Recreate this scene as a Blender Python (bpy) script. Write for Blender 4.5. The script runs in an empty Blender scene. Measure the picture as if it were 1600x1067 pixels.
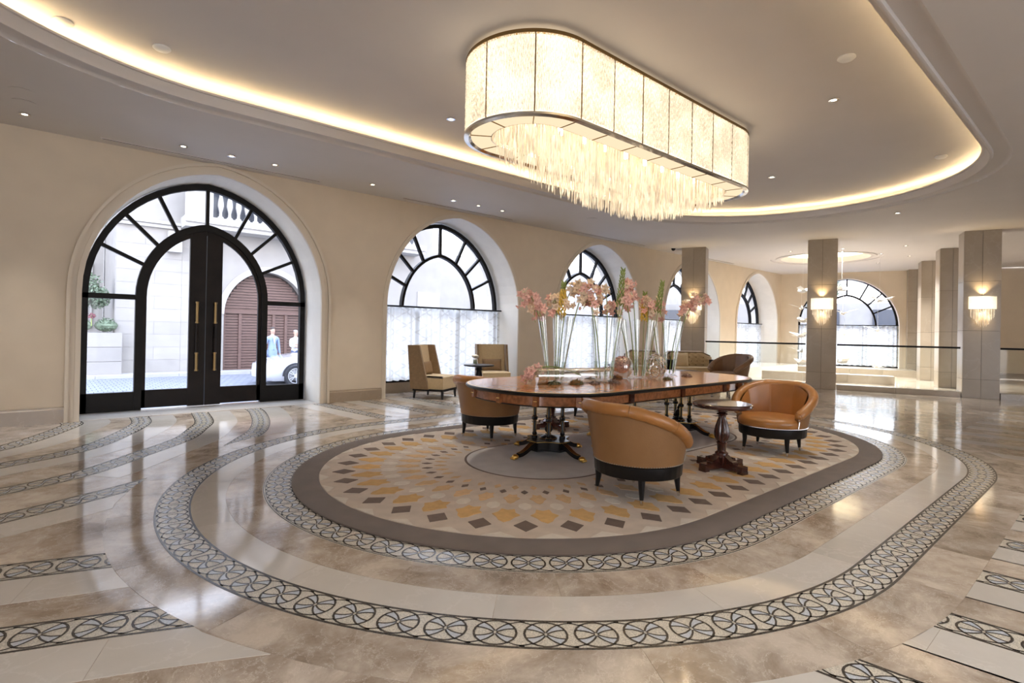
import bpy, bmesh, math, random
from mathutils import Vector, Matrix
random.seed(7)
C = bpy.context.scene.collection
S = bpy.context.scene
PI = math.pi
H = 3.73            # main ceiling height
WY = 9.04           # plane of the long window wall
FY = 0.71           # depth of window reveals
G = math.radians(20.4)
E1 = Vector((math.cos(G), math.sin(G), 0))      # away from the room, across the column row
E2 = Vector((math.sin(G), -math.cos(G), 0))     # along the column row, to the right

# ---------------------------------------------------------------- camera
cam = bpy.data.cameras.new('camera'); co = bpy.data.objects.new('camera', cam); C.objects.link(co)
S.camera = co
YAW, PIT, ROL = .865, .0036, .019
Fh = Vector((math.cos(YAW), math.sin(YAW), 0)); Rh = Vector((math.sin(YAW), -math.cos(YAW), 0)); Z = Vector((0, 0, 1))
Fw = Fh*math.cos(PIT) + Z*math.sin(PIT); U = -Fh*math.sin(PIT) + Z*math.cos(PIT)
Xc = Rh*math.cos(ROL) + U*math.sin(ROL); Yc = -Rh*math.sin(ROL) + U*math.cos(ROL)
M = Matrix((Xc, Yc, -Fw)).transposed().to_4x4(); M.translation = (0, 0, 1.3)
co.matrix_world = M
cam.sensor_width = 36; cam.lens = 843.827/1600*36
cam.shift_x = 17.8844/1600; cam.shift_y = -19.7947/1600
cam.clip_start = .05; cam.clip_end = 500
# ---------------------------------------------------------------- world, view
w = bpy.data.worlds.new('overcast_sky'); S.world = w; w.use_nodes = True
nt = w.node_tree; bg = nt.nodes['Background']
tc = nt.nodes.new('ShaderNodeTexCoord'); sx = nt.nodes.new('ShaderNodeSeparateXYZ'); rp = nt.nodes.new('ShaderNodeValToRGB')
nt.links.new(tc.outputs['Generated'], sx.inputs[0]); nt.links.new(sx.outputs['Z'], rp.inputs[0]); nt.links.new(rp.outputs[0], bg.inputs[0])
rp.color_ramp.elements[0].position = 0; rp.color_ramp.elements[0].color = (.88, .88, .92, 1)
rp.color_ramp.elements[1].position = .8; rp.color_ramp.elements[1].color = (.62, .74, 1.0, 1)
bg.inputs[1].default_value = 2.1
S.view_settings.view_transform = 'Standard'; S.view_settings.look = 'None'
S.view_settings.exposure = 1.75; S.view_settings.gamma = 1.0; S.view_settings.use_curve_mapping = False
S.cycles.transparent_max_bounces = 24
S.cycles.max_bounces = 8; S.cycles.diffuse_bounces = 6; S.cycles.sample_clamp_indirect = 6
S.cycles.caustics_reflective = False; S.cycles.caustics_refractive = False
WARM = (1.0, .74, .42)
sun = bpy.data.lights.new('sun', 'SUN'); sun.energy = 0.15; sun.angle = math.radians(20); sun.color = (1, .97, .93)
so = bpy.data.objects.new('sun', sun); C.objects.link(so); so.rotation_euler = (math.radians(42), 0, math.radians(20))

# ---------------------------------------------------------------- materials
def mat(name, col, rough=.5, metal=0, spec=.5, emit=None, es=0, coat=0, noise=0, nscale=20, bump=0, bscale=60, sheen=0, obrand=0, stretch=None):
    m = bpy.data.materials.new(name); m.use_nodes = True; t = m.node_tree; b = t.nodes['Principled BSDF']
    b.inputs['Base Color'].default_value = (*col, 1); b.inputs['Roughness'].default_value = rough
    b.inputs['Metallic'].default_value = metal; b.inputs['Specular IOR Level'].default_value = spec
    b.inputs['Coat Weight'].default_value = coat; b.inputs['Coat Roughness'].default_value = .06
    b.inputs['Sheen Weight'].default_value = sheen
    if emit: b.inputs['Emission Color'].default_value = (*emit, 1); b.inputs['Emission Strength'].default_value = es
    if noise or bump or obrand:
        g = t.nodes.new('ShaderNodeNewGeometry'); v = g.outputs['Position']
        if stretch:
            mp = t.nodes.new('ShaderNodeMapping'); mp.inputs['Scale'].default_value = stretch
            t.links.new(v, mp.inputs[0]); v = mp.outputs[0]
    src = None
    if noise:
        n = t.nodes.new('ShaderNodeTexNoise'); n.inputs['Scale'].default_value = nscale; n.inputs['Detail'].default_value = 5
        t.links.new(v, n.inputs['Vector'])
        mx = t.nodes.new('ShaderNodeMix'); mx.data_type = 'RGBA'
        mx.inputs[6].default_value = tuple(max(0, c*(1-noise)) for c in col)+(1,)
        mx.inputs[7].default_value = tuple(min(1, c*(1+noise)) for c in col)+(1,)
        cr = t.nodes.new('ShaderNodeMapRange'); cr.inputs[1].default_value = .3; cr.inputs[2].default_value = .7
        t.links.new(n.outputs[0], cr.inputs[0]); t.links.new(cr.outputs[0], mx.inputs[0]); src = mx.outputs[2]
        t.links.new(src, b.inputs['Base Color'])
    if obrand:
        oi = t.nodes.new('ShaderNodeObjectInfo'); hs = t.nodes.new('ShaderNodeHueSaturation')
        mr = t.nodes.new('ShaderNodeMapRange'); mr.inputs[3].default_value = 1-obrand; mr.inputs[4].default_value = 1+obrand
        t.links.new(oi.outputs['Random'], mr.inputs[0]); t.links.new(mr.outputs[0], hs.inputs['Value'])
        if src: t.links.new(src, hs.inputs['Color'])
        else: hs.inputs['Color'].default_value = (*col, 1)
        t.links.new(hs.outputs[0], b.inputs['Base Color'])
    if bump:
        n2 = t.nodes.new('ShaderNodeTexNoise'); n2.inputs['Scale'].default_value = bscale; n2.inputs['Detail'].default_value = 3
        t.links.new(v, n2.inputs['Vector'])
        bp = t.nodes.new('ShaderNodeBump'); bp.inputs['Strength'].default_value = bump; bp.inputs['Distance'].default_value = .01
        t.links.new(n2.outputs[0], bp.inputs['Height']); t.links.new(bp.outputs[0], b.inputs['Normal'])
    return m

def marble(name, c1, c2, vein, rough=.09, obrand=.08, sc=1.2, st=(1, 1, 1)):
    m = bpy.data.materials.new(name); m.use_nodes = True; t = m.node_tree; b = t.nodes['Principled BSDF']; N = t.nodes.new; L = t.links.new
    g = N('ShaderNodeNewGeometry'); oi = N('ShaderNodeObjectInfo'); va = N('ShaderNodeVectorMath'); va.operation = 'MULTIPLY_ADD'
    cx = N('ShaderNodeCombineXYZ'); L(oi.outputs['Random'], cx.inputs[0]); L(oi.outputs['Random'], cx.inputs[1])
    L(cx.outputs[0], va.inputs[0]); va.inputs[1].default_value = (11, 17, 5); L(g.outputs['Position'], va.inputs[2])
    mp = N('ShaderNodeMapping'); mp.inputs['Scale'].default_value = st; L(va.outputs[0], mp.inputs[0])
    n1 = N('ShaderNodeTexNoise'); n1.inputs['Scale'].default_value = sc; n1.inputs['Detail'].default_value = 9; n1.inputs['Roughness'].default_value = .68; n1.inputs['Distortion'].default_value = .35
    L(mp.outputs[0], n1.inputs['Vector'])
    mr = N('ShaderNodeMapRange'); mr.inputs[1].default_value = .37; mr.inputs[2].default_value = .63; L(n1.outputs[0], mr.inputs[0])
    mx = N('ShaderNodeMix'); mx.data_type = 'RGBA'; mx.inputs[6].default_value = (*c1, 1); mx.inputs[7].default_value = (*c2, 1); L(mr.outputs[0], mx.inputs[0])
    vo = N('ShaderNodeTexVoronoi'); vo.feature = 'DISTANCE_TO_EDGE'; vo.inputs['Scale'].default_value = sc*2.2
    vm = N('ShaderNodeVectorMath'); vm.operation = 'MULTIPLY_ADD'; L(n1.outputs['Color'], vm.inputs[0]); vm.inputs[1].default_value = (.9, .9, .9); L(mp.outputs[0], vm.inputs[2]); L(vm.outputs[0], vo.inputs['Vector'])
    m2 = N('ShaderNodeMapRange'); m2.inputs[1].default_value = 0; m2.inputs[2].default_value = .025; m2.inputs[3].default_value = .75; m2.inputs[4].default_value = 0; L(vo.outputs[0], m2.inputs[0])
    mx2 = N('ShaderNodeMix'); mx2.data_type = 'RGBA'; L(m2.outputs[0], mx2.inputs[0]); L(mx.outputs[2], mx2.inputs[6]); mx2.inputs[7].default_value = (*vein, 1)
    hs = N('ShaderNodeHueSaturation'); m3 = N('ShaderNodeMapRange'); m3.inputs[3].default_value = 1-obrand; m3.inputs[4].default_value = 1+obrand
    L(oi.outputs['Random'], m3.inputs[0]); L(m3.outputs[0], hs.inputs['Value']); L(mx2.outputs[2], hs.inputs['Color']); L(hs.outputs[0], b.inputs['Base Color'])
    b.inputs['Roughness'].default_value = rough; b.inputs['Specular IOR Level'].default_value = .75
    n3 = N('ShaderNodeTexNoise'); n3.inputs['Scale'].default_value = 3.0; n3.inputs['Detail'].default_value = 1; L(g.outputs['Position'], n3.inputs['Vector'])
    bp = N('ShaderNodeBump'); bp.inputs['Strength'].default_value = .10; bp.inputs['Distance'].default_value = .01; L(n3.outputs[0], bp.inputs['Height']); L(bp.outputs[0], b.inputs['Normal'])
    return m

def glass(name, tint=(1, 1, 1), edge=.5, refl=.1, col=(1, 1, 1)):
    m = bpy.data.materials.new(name); m.use_nodes = True; t = m.node_tree; t.nodes.clear(); N = t.nodes.new; L = t.links.new
    o = N('ShaderNodeOutputMaterial'); tr = N('ShaderNodeBsdfTransparent'); tr.inputs[0].default_value = (*tint, 1)
    gl = N('ShaderNodeBsdfGlossy'); gl.inputs[1].default_value = .03; gl.inputs[0].default_value = (*col, 1)
    lw = N('ShaderNodeLayerWeight'); lw.inputs[0].default_value = edge
    ma = N('ShaderNodeMath'); ma.operation = 'MULTIPLY_ADD'; L(lw.outputs['Facing'], ma.inputs[0]); ma.inputs[1].default_value = refl*4; ma.inputs[2].default_value = refl*.3
    ma.use_clamp = True
    mx = N('ShaderNodeMixShader'); L(ma.outputs[0], mx.inputs[0]); L(tr.outputs[0], mx.inputs[1]); L(gl.outputs[0], mx.inputs[2]); L(mx.outputs[0], o.inputs[0])
    return m

def emis(name, col, s):
    m = bpy.data.materials.new(name); m.use_nodes = True; t = m.node_tree; t.nodes.clear()
    o = t.nodes.new('ShaderNodeOutputMaterial'); e = t.nodes.new('ShaderNodeEmission'); e.inputs[0].default_value = (*col, 1); e.inputs[1].default_value = s
    t.links.new(e.outputs[0], o.inputs[0]); return m

MT = {}
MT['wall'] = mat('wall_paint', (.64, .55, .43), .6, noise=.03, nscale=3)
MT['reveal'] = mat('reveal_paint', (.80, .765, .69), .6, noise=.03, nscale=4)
MT['ceil'] = mat('ceiling_paint', (.60, .57, .545), .7, noise=.015, nscale=2)
MT['trim'] = mat('trim_paint', (.66, .585, .48), .5)
MT['base'] = marble('beige_base_stone', (.30, .24, .18), (.36, .285, .21), (.38, .31, .24), .25, .03)
MT['brown'] = marble('brown_marble', (.28, .215, .16), (.60, .525, .44), (.70, .63, .55), sc=2.6)
MT['light'] = marble('cream_marble', (.55, .52, .475), (.62, .59, .545), (.65, .62, .58), .08, .04, 1.0)
MT['thresh'] = marble('threshold_stone', (.66, .62, .56), (.72, .68, .62), (.6, .56, .52), .12, .03, 1.0)
MT['mosaic'] = mat('cream_tesserae', (.58, .545, .47), .22, noise=.35, nscale=170, bump=.15, bscale=160)
MT['line'] = mat('dark_tesserae', (.05, .042, .035), .25, noise=.4, nscale=150)
MT['petal'] = mat('blue_grey_tesserae', (.50, .54, .60), .22, noise=.2, nscale=170)
MT['stone'] = marble('column_limestone', (.31, .255, .19), (.355, .295, .225), (.37, .31, .24), .28, .04, .8)
MT['joint'] = mat('dark_joint', (.12, .10, .08), .8)
MT['curb'] = marble('curb_stone', (.36, .31, .25), (.43, .37, .30), (.45, .4, .33), .2, .03, .8)
MT['black'] = mat('dark_bronze_frame', (.009, .0075, .0065), .5, 0, .18, noise=.2, nscale=8)
MT['doorwood'] = mat('dark_door', (.012, .008, .0065), .48, 0, .18, noise=.3, nscale=5)
MT['brass'] = mat('brass', (.27, .18, .08), .35, 1)
MT['gold'] = mat('gilt', (.78, .50, .13), .32, 1)
MT['chrome'] = mat('polished_nickel', (.75, .73, .70), .12, 1)
MT['pane'] = glass('window_glass', (.97, .98, 1), .4, .05)
MT['railglass'] = glass('railing_glass', (.96, .98, .97), .35, .035)
MT['crystal'] = glass('clear_glass', (.97, .98, .97), .42, .19)
MT['leather'] = mat('caramel_leather', (.38, .165, .045), .33, bump=.12, bscale=120, noise=.10, nscale=6, coat=.15)
MT['leather2'] = mat('tan_leather', (.26, .132, .05), .42, bump=.12, bscale=120, noise=.08, nscale=6)
MT['leather3'] = mat('brown_leather', (.20, .105, .05), .38, noise=.1, nscale=6)
MT['ebony'] = mat('black_lacquer', (.008, .007, .007), .33, spec=.3)
MT['mahog'] = mat('dark_mahogany', (.055, .017, .012), .2, coat=.6, noise=.3, nscale=9)
MT['veneer'] = mat('orange_veneer', (.60, .245, .07), .13, spec=.2, noise=.22, nscale=5, stretch=(1, 6, 1))
MT['apron'] = mat('marquetry_apron', (.30, .115, .045), .2, coat=.3, noise=.3, nscale=30)
MT['rug'] = mat('rug_beige_pile', (.56, .465, .37), .95, noise=.10, nscale=9, bump=.5, bscale=350, sheen=.2)
MT['rugb'] = mat('rug_brown_pile', (.145, .108, .083), .95, noise=.12, nscale=6, bump=.5, bscale=350, sheen=.2)
MT['rugg'] = mat('rug_grey_pile', (.56, .53, .49), .95, noise=.08, nscale=6, bump=.5, bscale=350, sheen=.2)
MT['rugd'] = mat('rug_taupe_pile', (.165, .12, .095), .95, noise=.1, nscale=20, bump=.5, bscale=350, obrand=.1)
MT['rugo'] = mat('rug_ochre_pile', (.62, .39, .16), .95, noise=.1, nscale=20, bump=.5, bscale=350, obrand=.1)
MT['rugo2'] = mat('rug_apricot_pile', (.62, .42, .23), .95, noise=.1, nscale=20, bump=.5, bscale=350, obrand=.1)
MT['rugw'] = mat('rug_ivory_pile', (.68, .62, .53), .95, noise=.06, nscale=20, bump=.5, bscale=350)
MT['sand'] = mat('sand_upholstery', (.56, .43, .25), .8, noise=.06, nscale=30, sheen=.3)
MT['brownfab'] = mat('brown_upholstery', (.235, .15, .075), .8, noise=.12, nscale=20, sheen=.3)
MT['cushion'] = mat('cushion_fabric', (.25, .16, .085), .8, noise=.08, nscale=40)
MT['white'] = mat('white_plaster', (.8, .8, .78), .4)
MT['pink'] = mat('pink_petals', (.92, .50, .42), .55, noise=.35, nscale=60, obrand=.18)
MT['peach'] = mat('peach_petals', (.95, .68, .50), .55, noise=.3, nscale=60, obrand=.18)
MT['yellow'] = mat('yellow_buds', (.80, .56, .10), .6, noise=.25, nscale=60)
MT['green'] = mat('green_stem', (.26, .33, .08), .5, noise=.2, nscale=30)
MT['redfl'] = mat('dark_red_flowers', (.20, .04, .06), .6)
MT['moss'] = mat('moss', (.16, .15, .075), .9, noise=.5, nscale=80)
MT['succ'] = mat('grey_purple_succulent', (.20, .15, .13), .6, noise=.4, nscale=60)
MT['facade'] = mat('pale_limestone', (.31, .29, .268), .8, noise=.06, nscale=2, obrand=.05)
MT['facade2'] = mat('pale_limestone_trim', (.41, .39, .365), .8, noise=.04, nscale=3)
MT['shutter'] = mat('brown_timber', (.13, .075, .06), .6, noise=.25, nscale=4, stretch=(1, 1, 12))
MT['dark'] = mat('dark_window', (.06, .065, .08), .2)
MT['paver'] = mat('grey_pavers', (.20, .21, .245), .7, noise=.15, nscale=6)
MT['pave'] = mat('sidewalk_stone', (.38, .37, .36), .7, noise=.05, nscale=3)
MT['leaf'] = mat('tree_leaves', (.13, .17, .11), .6, noise=.4, nscale=5)
MT['bark'] = mat('bark', (.16, .12, .09), .8)
MT['carpaint'] = mat('white_car_paint', (.50, .50, .52), .15, coat=.8)
MT['tyre'] = mat('tyre_rubber', (.03, .03, .035), .8)
MT['alloy'] = mat('alloy_rim', (.6, .62, .65), .3, .8)
MT['suit'] = mat('blue_suit', (.09, .12, .22), .8); MT['lsuit'] = mat('light_blue_jacket', (.26, .34, .52), .8)
MT['shirt'] = mat('white_shirt', (.75, .75, .75), .8); MT['skin'] = mat('skin', (.55, .34, .25), .6)
MT['hair'] = mat('dark_hair', (.05, .035, .03), .6); MT['greyhair'] = mat('grey_hair', (.45, .42, .40), .7); MT['shoe'] = mat('black_shoes', (.02, .02, .02), .4)
MT['led'] = emis('led_tape', (1, .76, .44), 24)
MT['diffuser'] = emis('chandelier_diffuser', (1.0, .79, .52), .32)
MT['bulb'] = emis('bulb', (1, .76, .48), 22)
MT['spotlit'] = emis('downlight_lens', (1, .9, .72), 3)
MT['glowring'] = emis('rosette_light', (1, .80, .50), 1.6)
# lit crystal: lamp glow put into the material itself, brighter in noise patches
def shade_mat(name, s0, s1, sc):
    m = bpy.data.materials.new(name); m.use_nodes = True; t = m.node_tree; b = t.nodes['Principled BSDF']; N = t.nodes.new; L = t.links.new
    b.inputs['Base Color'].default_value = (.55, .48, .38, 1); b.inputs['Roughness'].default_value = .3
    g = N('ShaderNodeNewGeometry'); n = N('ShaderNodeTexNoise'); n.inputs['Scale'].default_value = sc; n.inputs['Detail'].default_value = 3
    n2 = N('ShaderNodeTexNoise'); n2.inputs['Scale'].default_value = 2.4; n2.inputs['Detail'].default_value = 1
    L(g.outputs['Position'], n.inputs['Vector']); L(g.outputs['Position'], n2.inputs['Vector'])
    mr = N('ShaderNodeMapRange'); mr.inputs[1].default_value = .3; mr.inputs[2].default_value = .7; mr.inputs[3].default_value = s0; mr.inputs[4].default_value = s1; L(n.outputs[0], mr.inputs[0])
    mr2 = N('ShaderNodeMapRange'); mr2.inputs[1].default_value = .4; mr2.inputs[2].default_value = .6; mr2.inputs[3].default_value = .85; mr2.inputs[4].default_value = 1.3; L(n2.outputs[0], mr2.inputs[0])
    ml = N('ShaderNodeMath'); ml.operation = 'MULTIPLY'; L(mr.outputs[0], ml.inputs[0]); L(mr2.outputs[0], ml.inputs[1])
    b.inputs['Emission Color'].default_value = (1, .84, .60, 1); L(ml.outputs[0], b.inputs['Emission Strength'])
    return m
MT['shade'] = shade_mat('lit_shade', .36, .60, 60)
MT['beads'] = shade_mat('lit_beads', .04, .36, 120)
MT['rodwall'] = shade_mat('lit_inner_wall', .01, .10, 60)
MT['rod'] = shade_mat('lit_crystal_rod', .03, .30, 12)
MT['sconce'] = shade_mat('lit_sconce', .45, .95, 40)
# sheer curtain
def curtain_mat():
    m = bpy.data.materials.new('sheer_curtain'); m.use_nodes = True; t = m.node_tree; t.nodes.clear(); N = t.nodes.new; L = t.links.new
    o = N('ShaderNodeOutputMaterial'); tl = N('ShaderNodeBsdfTranslucent'); df = N('ShaderNodeBsdfDiffuse'); tr = N('ShaderNodeBsdfTransparent')
    uv = N('ShaderNodeUVMap'); sp = N('ShaderNodeSeparateXYZ'); L(uv.outputs[0], sp.inputs[0])
    def m_(op, a, b_=None, c=None):
        n = N('ShaderNodeMath'); n.operation = op
        for i, q in enumerate((a, b_, c)):
            if q is None: continue
            if isinstance(q, (int, float)): n.inputs[i].default_value = q
            else: L(q, n.inputs[i])
        return n.outputs[0]
    lines = None
    for k in range(3):
        a = k*PI/3
        d = m_('ADD', m_('MULTIPLY', sp.outputs[0], math.cos(a)*4.2), m_('MULTIPLY', sp.outputs[1], math.sin(a)*4.2))
        f = m_('ABSOLUTE', m_('SUBTRACT', m_('FRACT', d), .5)); l = m_('LESS_THAN', f, .06)
        lines = l if lines is None else m_('ADD', lines, l)
    lines = m_('MINIMUM', lines, 1)
    mc = N('ShaderNodeMix'); mc.data_type = 'RGBA'; mc.inputs[6].default_value = (.96, .94, .88, 1); mc.inputs[7].default_value = (.80, .765, .69, 1); L(lines, mc.inputs[0])
    L(mc.outputs[2], tl.inputs[0]); L(mc.outputs[2], df.inputs[0])
    m1 = N('ShaderNodeMixShader'); m1.inputs[0].default_value = .15; L(tl.outputs[0], m1.inputs[1]); L(df.outputs[0], m1.inputs[2])
    m2 = N('ShaderNodeMixShader'); m2.inputs[0].default_value = .22; L(m1.outputs[0], m2.inputs[1]); L(tr.outputs[0], m2.inputs[2]); L(m2.outputs[0], o.inputs[0])
    return m
MT['curtain'] = curtain_mat()

# ---------------------------------------------------------------- mesh helpers
class MB:
    def __init__(s): s.v = []; s.f = []; s.mi = []; s.cur = 0
    def add(s, vs, fs):
        n = len(s.v); s.v += [tuple(p) for p in vs]; s.f += [tuple(i+n for i in f) for f in fs]; s.mi += [s.cur]*len(fs); return s
    def box(s, c, d, rz=0, tap=1):
        x, y, z = d[0]/2, d[1]/2, d[2]/2; cr, sr = math.cos(rz), math.sin(rz); vs = []
        for k in (-1, 1):
            q = tap if k > 0 else 1
            for i, j in ((-1, -1), (1, -1), (1, 1), (-1, 1)):
                a, b = i*x*q, j*y*q; vs.append((c[0]+a*cr-b*sr, c[1]+a*sr+b*cr, c[2]+k*z))
        return s.add(vs, [(3, 2, 1, 0), (4, 5, 6, 7), (0, 1, 5, 4), (1, 2, 6, 5), (2, 3, 7, 6), (3, 0, 4, 7)])
    def prism(s, poly, z0, z1):
        n = len(poly); vs = [(x, y, z0) for x, y in poly]+[(x, y, z1) for x, y in poly]
        return s.add(vs, [tuple(range(n-1, -1, -1)), tuple(range(n, 2*n))]+[(i, (i+1) % n, (i+1) % n+n, i+n) for i in range(n)])
    def lathe(s, prof, n=24, c=(0, 0, 0), flute=None, cap=True):
        vs = []; 
        for (r, z) in prof:
            for k in range(n):
                a = 2*PI*k/n; rr = r*(1-(flute[0]*(.5+.5*math.cos(a*flute[1])) if flute and flute[2] < z < flute[3] else 0))
                vs.append((c[0]+rr*math.cos(a), c[1]+rr*math.sin(a), c[2]+z))
        fs = [(i*n+k, i*n+(k+1) % n, (i+1)*n+(k+1) % n, (i+1)*n+k) for i in range(len(prof)-1) for k in range(n)]
        if cap: fs += [tuple(range(n-1, -1, -1)), tuple(range((len(prof)-1)*n, len(prof)*n))]
        return s.add(vs, fs)
    def tube(s, pts, r, n=8, cap=True):
        pts = [Vector(p) for p in pts]; m = len(pts); rs = r if isinstance(r, (list, tuple)) else [r]*m; vs = []; up = None
        for i, p in enumerate(pts):
            d = (pts[min(i+1, m-1)]-pts[max(i-1, 0)]).normalized()
            if up is None:
                up = d.cross(Vector((0, 0, 1)) if abs(d.z) < .9 else Vector((1, 0, 0))).normalized()
            up = (up-d*up.dot(d)).normalized(); b = d.cross(up)
            for k in range(n):
                a = 2*PI*k/n; vs.append(p+(up*math.cos(a)+b*math.sin(a))*rs[i])
        fs = [(i*n+k, i*n+(k+1) % n, (i+1)*n+(k+1) % n, (i+1)*n+k) for i in range(m-1) for k in range(n)]
        if cap: fs += [tuple(range(n-1, -1, -1)), tuple(range((m-1)*n, m*n))]
        return s.add(vs, fs)
    def grid(s, rows, close=False):
        n = len(rows[0]); m = len(rows)
        fs = [(i*n+k, i*n+(k+1) % n, (i+1)*n+(k+1) % n, (i+1)*n+k) for i in range(m-1) for k in range(n if close else n-1)]
        return s.add([p for r in rows for p in r], fs)
    def sphere(s, c, r, n=12, m=8, sc=(1, 1, 1)):
        rows = []
        for i in range(m+1):
            t = PI*i/m; q = max(math.sin(t), 1e-3)
            rows.append([(c[0]+r*sc[0]*q*math.cos(2*PI*k/n), c[1]+r*sc[1]*q*math.sin(2*PI*k/n), c[2]+r*sc[2]*math.cos(t)) for k in range(n)])
        return s.grid(rows, True)
    def mesh(s, name, m, smooth=True, ang=40):
        me = bpy.data.meshes.new(name); me.from_pydata(s.v, [], s.f)
        for x in (m if isinstance(m, (list, tuple)) else [m]): me.materials.append(MT[x] if isinstance(x, str) else x)
        if any(s.mi): me.polygons.foreach_set('material_index', s.mi)
        b = bmesh.new(); b.from_mesh(me); bmesh.ops.recalc_face_normals(b, faces=b.faces); b.to_mesh(me); b.free()
        if smooth:
            me.polygons.foreach_set('use_smooth', [True]*len(me.polygons)); me.set_sharp_from_angle(angle=math.radians(ang))
        me.update(); return me
    def build(s, name, m, parent=None, smooth=True, loc=None, rz=0, ang=40, **kw):
        o = bpy.data.objects.new(name, s.mesh(name, m, smooth, ang)); C.objects.link(o)
        if parent: o.parent = parent
        if loc: o.location = loc
        o.rotation_euler.z = rz
        for k, v_ in kw.items(): o[k] = v_
        return o
def empty(name, loc=(0, 0, 0), rz=0, **kw):
    o = bpy.data.objects.new(name, None); C.objects.link(o); o.location = loc; o.rotation_euler.z = rz; o.empty_display_size = .1
    for k, v in kw.items(): o[k] = v
    return o
def inst(src, name, parent=None, loc=(0, 0, 0), rot=None, sc=None, **kw):
    o = bpy.data.objects.new(name, src); C.objects.link(o); o.parent = parent; o.location = loc
    if rot: o.rotation_euler = rot
    if sc: o.scale = sc if isinstance(sc, (tuple, list)) else (sc, sc, sc)
    for k, v in kw.items(): o[k] = v
    return o
def copy_tree(o, parent=None):
    c = o.copy(); C.objects.link(c); c.parent = parent
    for ch in list(o.children): copy_tree(ch, c)
    return c
def TH(label, category, group=None, kind=None):
    d = dict(label=label, category=category)
    if group: d['group'] = group
    if kind: d['kind'] = kind
    return d
def ST(label, category='room'): return dict(label=label, category=category, kind='structure')

# ---------------------------------------------------------------- arches
def arch_curve(hw, spring, rise, n=14):
    """left spring to right spring over a two-centred pointed head"""
    r = (rise*rise+hw*hw)/(2*hw); pts = []
    a1 = math.asin(min(1, rise/r))
    for i in range(n+1):
        a = a1*i/n; e = PI/2*i/n; k = .4; pts.append((-(hw-r+r*math.cos(a))*(1-k)-hw*math.cos(e)*k, spring+r*math.sin(a)*(1-k)+rise*math.sin(e)*k))
    return pts + [(-x, z) for x, z in reversed(pts[:-1])]
def mapL(s, n, z): return (s, WY+n, z)
FC = Vector((22.2, 9.04, 0))
def mapF(s, n, z): p = FC+E2*s+E1*n; return (p.x, p.y, z)

def arch_wall(name, mp, s0, s1, arches, top, depth, m, label):
    b = MB()
    def q(pts, n): b.add([mp(s, n, z) for s, z in pts], [tuple(range(len(pts)))])
    for n in (0, depth):
        b.cur = 0 if n == 0 else 1
        cur = s0
        for (c, hw, sp, rise) in arches:
            q([(cur, 0), (c-hw, 0), (c-hw, top), (cur, top)], n); cur = c+hw
            ac = arch_curve(hw, sp, rise)
            for (xa, za), (xb, zb) in zip(ac, ac[1:]): q([(c+xa, za), (c+xb, zb), (c+xb, top), (c+xa, top)], n)
        q([(cur, 0), (s1, 0), (s1, top), (cur, top)], n)
    b.cur = 1
    for (c, hw, sp, rise) in arches:
        ac = [(-hw, 0)]+arch_curve(hw, sp, rise)+[(hw, 0)]
        for (xa, za), (xb, zb) in zip(ac, ac[1:]):
            b.add([mp(c+xa, 0, za), mp(c+xb, 0, zb), mp(c+xb, depth, zb), mp(c+xa, depth, za)], [(0, 1, 2, 3)])
    return b.build(name, m, None, ang=20, **ST(label, 'wall'))

def arch_band(b, mp, c, hw, sp, rise, wd, n0, n1, z0=0, half=None):
    """frame band following an arch outline, wd wide inwards, between depths n0 and n1"""
    o = [(-hw, z0)]+arch_curve(hw, sp, rise)+[(hw, z0)]
    hi, ri = hw-wd, rise-wd*1.12
    i_ = [(-hi, z0)]+arch_curve(hi, sp, ri)+[(hi, z0)]
    rows = []
    for (xo, zo), (xi, zi) in zip(o, i_):
        rows.append([mp(c+xo, n0, zo), mp(c+xo, n1, zo), mp(c+xi, n1, zi), mp(c+xi, n0, zi)])
    b.grid(rows, True); k = len(b.v)-4*len(rows)
    b.add([rows[0][j] for j in range(4)], [(0, 1, 2, 3)]); b.add([rows[-1][j] for j in range(4)], [(3, 2, 1, 0)])
def bar(b, mp, p, q_, wd, n0, n1):
    d = Vector((q_[0]-p[0], q_[1]-p[1])); d.normalize(); t = Vector((-d.y, d.x))*wd/2
    c4 = [(p[0]-t.x, p[1]-t.y), (q_[0]-t.x, q_[1]-t.y), (q_[0]+t.x, q_[1]+t.y), (p[0]+t.x, p[1]+t.y)]
    vs = [mp(x, n0, z) for x, z in c4]+[mp(x, n1, z) for x, z in c4]
    b.add(vs, [(3, 2, 1, 0), (4, 5, 6, 7), (0, 1, 5, 4), (1, 2, 6, 5), (2, 3, 7, 6), (3, 0, 4, 7)])
def pane(mp, pts, n, par):
    b = MB(); b.add([mp(x, n, z) for x, z in pts], [tuple(range(len(pts)))]); b.build('pane', 'pane', par, smooth=False)

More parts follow.
